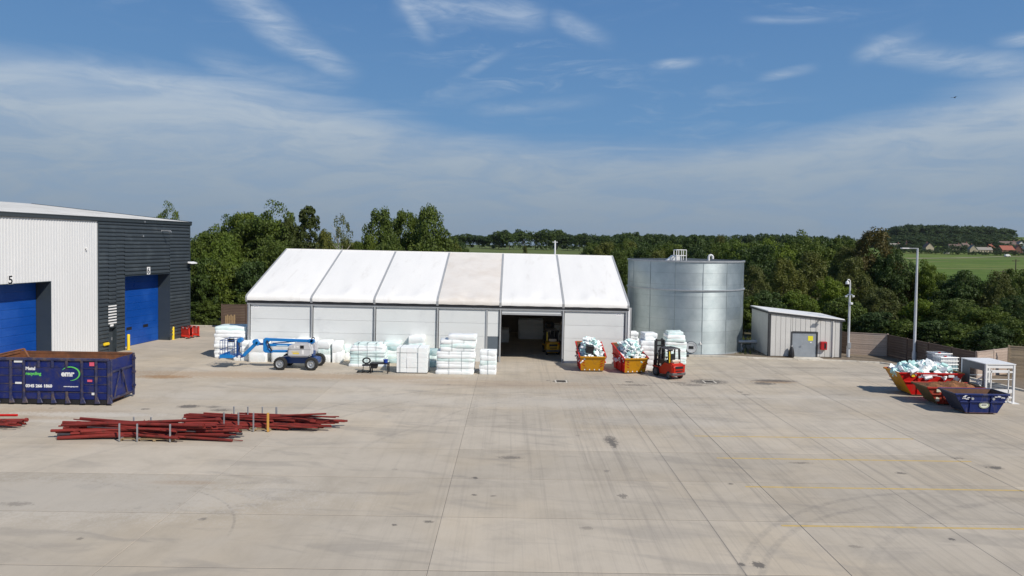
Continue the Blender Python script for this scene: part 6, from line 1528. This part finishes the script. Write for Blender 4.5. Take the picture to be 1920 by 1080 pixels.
H_(1700, 458, 768, 6, 5, 4.6, 8.0, 1.2, WALL_B, TILE_B, 'narrow brick house with a chimney beside the low cream cottage')
H_(1740, 463, 745, 9, 8.2, 4.4, 8.8, 1.45, WALL_C, TILE_B, 'cream gabled house facing the field with a steep roof')
H_(1790, 461, 760, 12, 8, 3.6, 7.0, -.25, WALL_C, TILE_B, 'brown roofed house with cream gable in mid village')
H_(1808, 458, 782, 9, 7, 4.0, 7.2, .3, WALL_C, TILE_B, 'dark roofed house behind the mid village gable')
H_(1823, 470, 728, 8, 7, 4.2, 8.4, 1.3, WALL_C, TILE_G, 'tan gable house joined to the long pale roof')
H_(1843, 470, 732, 16, 7, 3.4, 6.0, -.05, WALL_C, TILE_G, 'long house with a pale grey roof and yellowish wall')
H_(1856, 462, 765, 8, 7, 3.6, 7.0, .6, WALL_B, TILE_R, 'small red hipped roof house above the long pale roof')
H_(1885, 471, 722, 15, 8, 4.2, 8.4, .15, WALL_B, TILE_R, 'large house with bright orange tiled roof nearest the field')
H_(1908, 470, 728, 9, 7, 4.2, 8.2, 1.2, WALL_B, TILE_R, 'orange roofed cross wing beside the large orange house')
H_(1890, 458, 800, 22, 9, 4.6, 8.4, .05, WALL_W, TILE_B, 'long dark roofed terrace high behind the orange house')
H_(1912, 456, 795, 8, 8, 4.6, 9.0, 1.4, WALL_W, TILE_G, 'white gabled house at the upper end of the village')
H_(1925, 466, 745, 10, 8, 4.2, 7.8, .3, WALL_W, TILE_G, 'grey roofed house half cut by the picture edge')
H_(1583, 445, 620, 10, 7, 3.5, 6.0, .2, WALL_W, TILE_G, 'pale house roof on the skyline before the copper tree')
GARD = []; HEDGE = []
for k in range(110):
    px = rg.uniform(1650, 1940); y = rg.uniform(748, 860); p = D(px, 460, y); z = T(p.x, y); h = rg.uniform(4, 8.5)
    GARD.append((p.x, y, z, h, h * rg.uniform(.9, 1.4)))
for k in range(38):
    px = rg.uniform(1645, 1935); y = rg.uniform(700, 760)
    if any(abs(px - q) < 12 for q in (1740, 1885, 1843, 1825)): continue
    p = D(px, 460, y); z = T(p.x, y); h = rg.uniform(4.5, 8)
    GARD.append((p.x, y, z, h, h * rg.uniform(.9, 1.5)))
for k in range(30):          # dark hedge trees at the field edge, left open before some gables
    px = 1664 + k * 8.9 + rg.uniform(-3, 3); y = 690 + rg.uniform(-8, 8) - k * .4; p = D(px, 460, y); z = T(p.x, y); h = rg.uniform(2.5, 5.2)
    HEDGE.append((p.x, y, z, h, h * 2.2))
mass('far_woods', 'far wooded skyline behind the distant woodland edge', 'woods', FAR); mass('garden_greenery', 'mixed garden trees and shrubs filling the village among its houses', 'greenery', GARD); mass('field_hedge', 'dark hedgerow between the green field and the village', 'hedge', HEDGE)
# farm track, vehicle, utility poles
m = MB(); pts = []
for i in range(26):
    t_ = i / 25; px = 1700 + 230 * t_; y = lint([(1700, 560), (1790, 600), (1880, 650), (1930, 655)], px); p = D(px, 480, y); pts.append(Vector((p.x, y, 0)))
v = []
for p in pts: v += [(p.x, p.y - 3.0, T(p.x, p.y - 3.0) + .25), (p.x, p.y + 3.0, T(p.x, p.y + 3) + .25)]
m.add(v, [(2 * i, 2 * i + 2, 2 * i + 3, 2 * i + 1) for i in range(25)]); struct(m.build('farm_track', mat('dry_track', (.30, .27, .17), .9, var=.15), fix=False))
p = D(1889, 480, 648); th = thing('parked_van', 'tiny white van parked at the end of the farm track', 'van', (p.x, 648, T(p.x, 648) + .2), .1)
MB().prism([(-2.6, .4), (2.6, .4), (2.6, 1.2), (1.8, 1.4), (1.2, 2.3), (-2.6, 2.4)], -1, 1).build('body', WHT, th, bevel=.1)
for x in (-1.6, 1.6): MB().tube((x, -1.05, .4), (x, 1.05, .4), .4, 12).build('wheel', TYRE, th)
MB().prism([(1.25, 1.45), (1.75, 1.45), (1.3, 2.15), (1.22, 2.15)], -1.02, 1.02).build('windscreen', WIN, th)
p = D(1769, 473, 705); th = thing('shed', 'tiny pale blue grey shed at the field edge below the village', 'shed', (p.x, 700, T(p.x, 700)), 0); MB().box(-2, -1.5, 0, 2, 1.5, 2.2).build('wall', WALL_W, th); MB().prism([(-2.3, 2.1), (2.3, 2.1), (0, 3.2)], -1.7, 1.7).build('roof', GALV, th)
for px, yb, yt, y, lab in ((1905, 520, 486, 300, 'taller wooden utility pole in the field near the picture edge'), (1881, 522, 506, 330, 'shorter wooden utility pole with a cross arm in the field')):
    p = D(px, yt, y); z = T(p.x, y); th = thing('utility_pole', lab, 'utility pole', (p.x, y, z)); h = p.z - z
    MB().tube((0, 0, 0), (0, 0, h), .28, 8, .18).build('pole', BARK, th); MB().box(-1.6, -.1, h - .9, 1.6, .1, h - .6).build('cross_arm', BARK, th)
# verge grass tufts at the far kerb
rgn = np.random.default_rng(9); m = MB(); 
for _ in range(5200):
    if rgn.random() < .7: x, y = rgn.uniform(-36, -21), rgn.uniform(74.1, 76.5)
    else: 
        x = rgn.uniform(18, 33); y = rgn.uniform(59.5 if x < 22 else 65.5, 69)
        if 10.5 < x < 22 and (x - 16.35) ** 2 + (y - 64.1) ** 2 < 5.5 ** 2: continue
    h = rgn.uniform(.15, .7); a = rgn.uniform(0, 6.28); s = rgn.uniform(.04, .12); lx, ly = rgn.uniform(-.15, .15, 2)
    m.add([(x - s * math.cos(a), y - s * math.sin(a), -.1), (x + s * math.cos(a), y + s * math.sin(a), -.1), (x + lx, y + ly, -.05 + h)], [(0, 1, 2)])
o = m.build('verge_grass', leaf_mat('verge_blade', (.07, .09, .03), (.10, .12, .04), (.16, .15, .07)), fix=False); tag(o, 'rough grass growing along the kerb behind the yard', 'grass', kind='stuff')
# ------------------------------------------------------------------ thin summer haze
def haze(density):
    m_ = bpy.data.materials.new('summer_haze'); m_.use_nodes = True; n = m_.node_tree; n.nodes.clear()
    out = n.nodes.new('ShaderNodeOutputMaterial'); v = n.nodes.new('ShaderNodeVolumePrincipled'); v.inputs['Density'].default_value = density; v.inputs['Color'].default_value = (.86, .92, 1, 1); v.inputs['Anisotropy'].default_value = .2
    n.links.new(v.outputs[0], out.inputs[1])
    m = MB(); m.box(-4600, -140, -25, 4600, 3500, 75); o = m.build('haze', m_); o['kind'] = 'stuff'; return o
HAZE = 0.00003
if HAZE: haze(HAZE)
sc.render.engine = 'CYCLES'
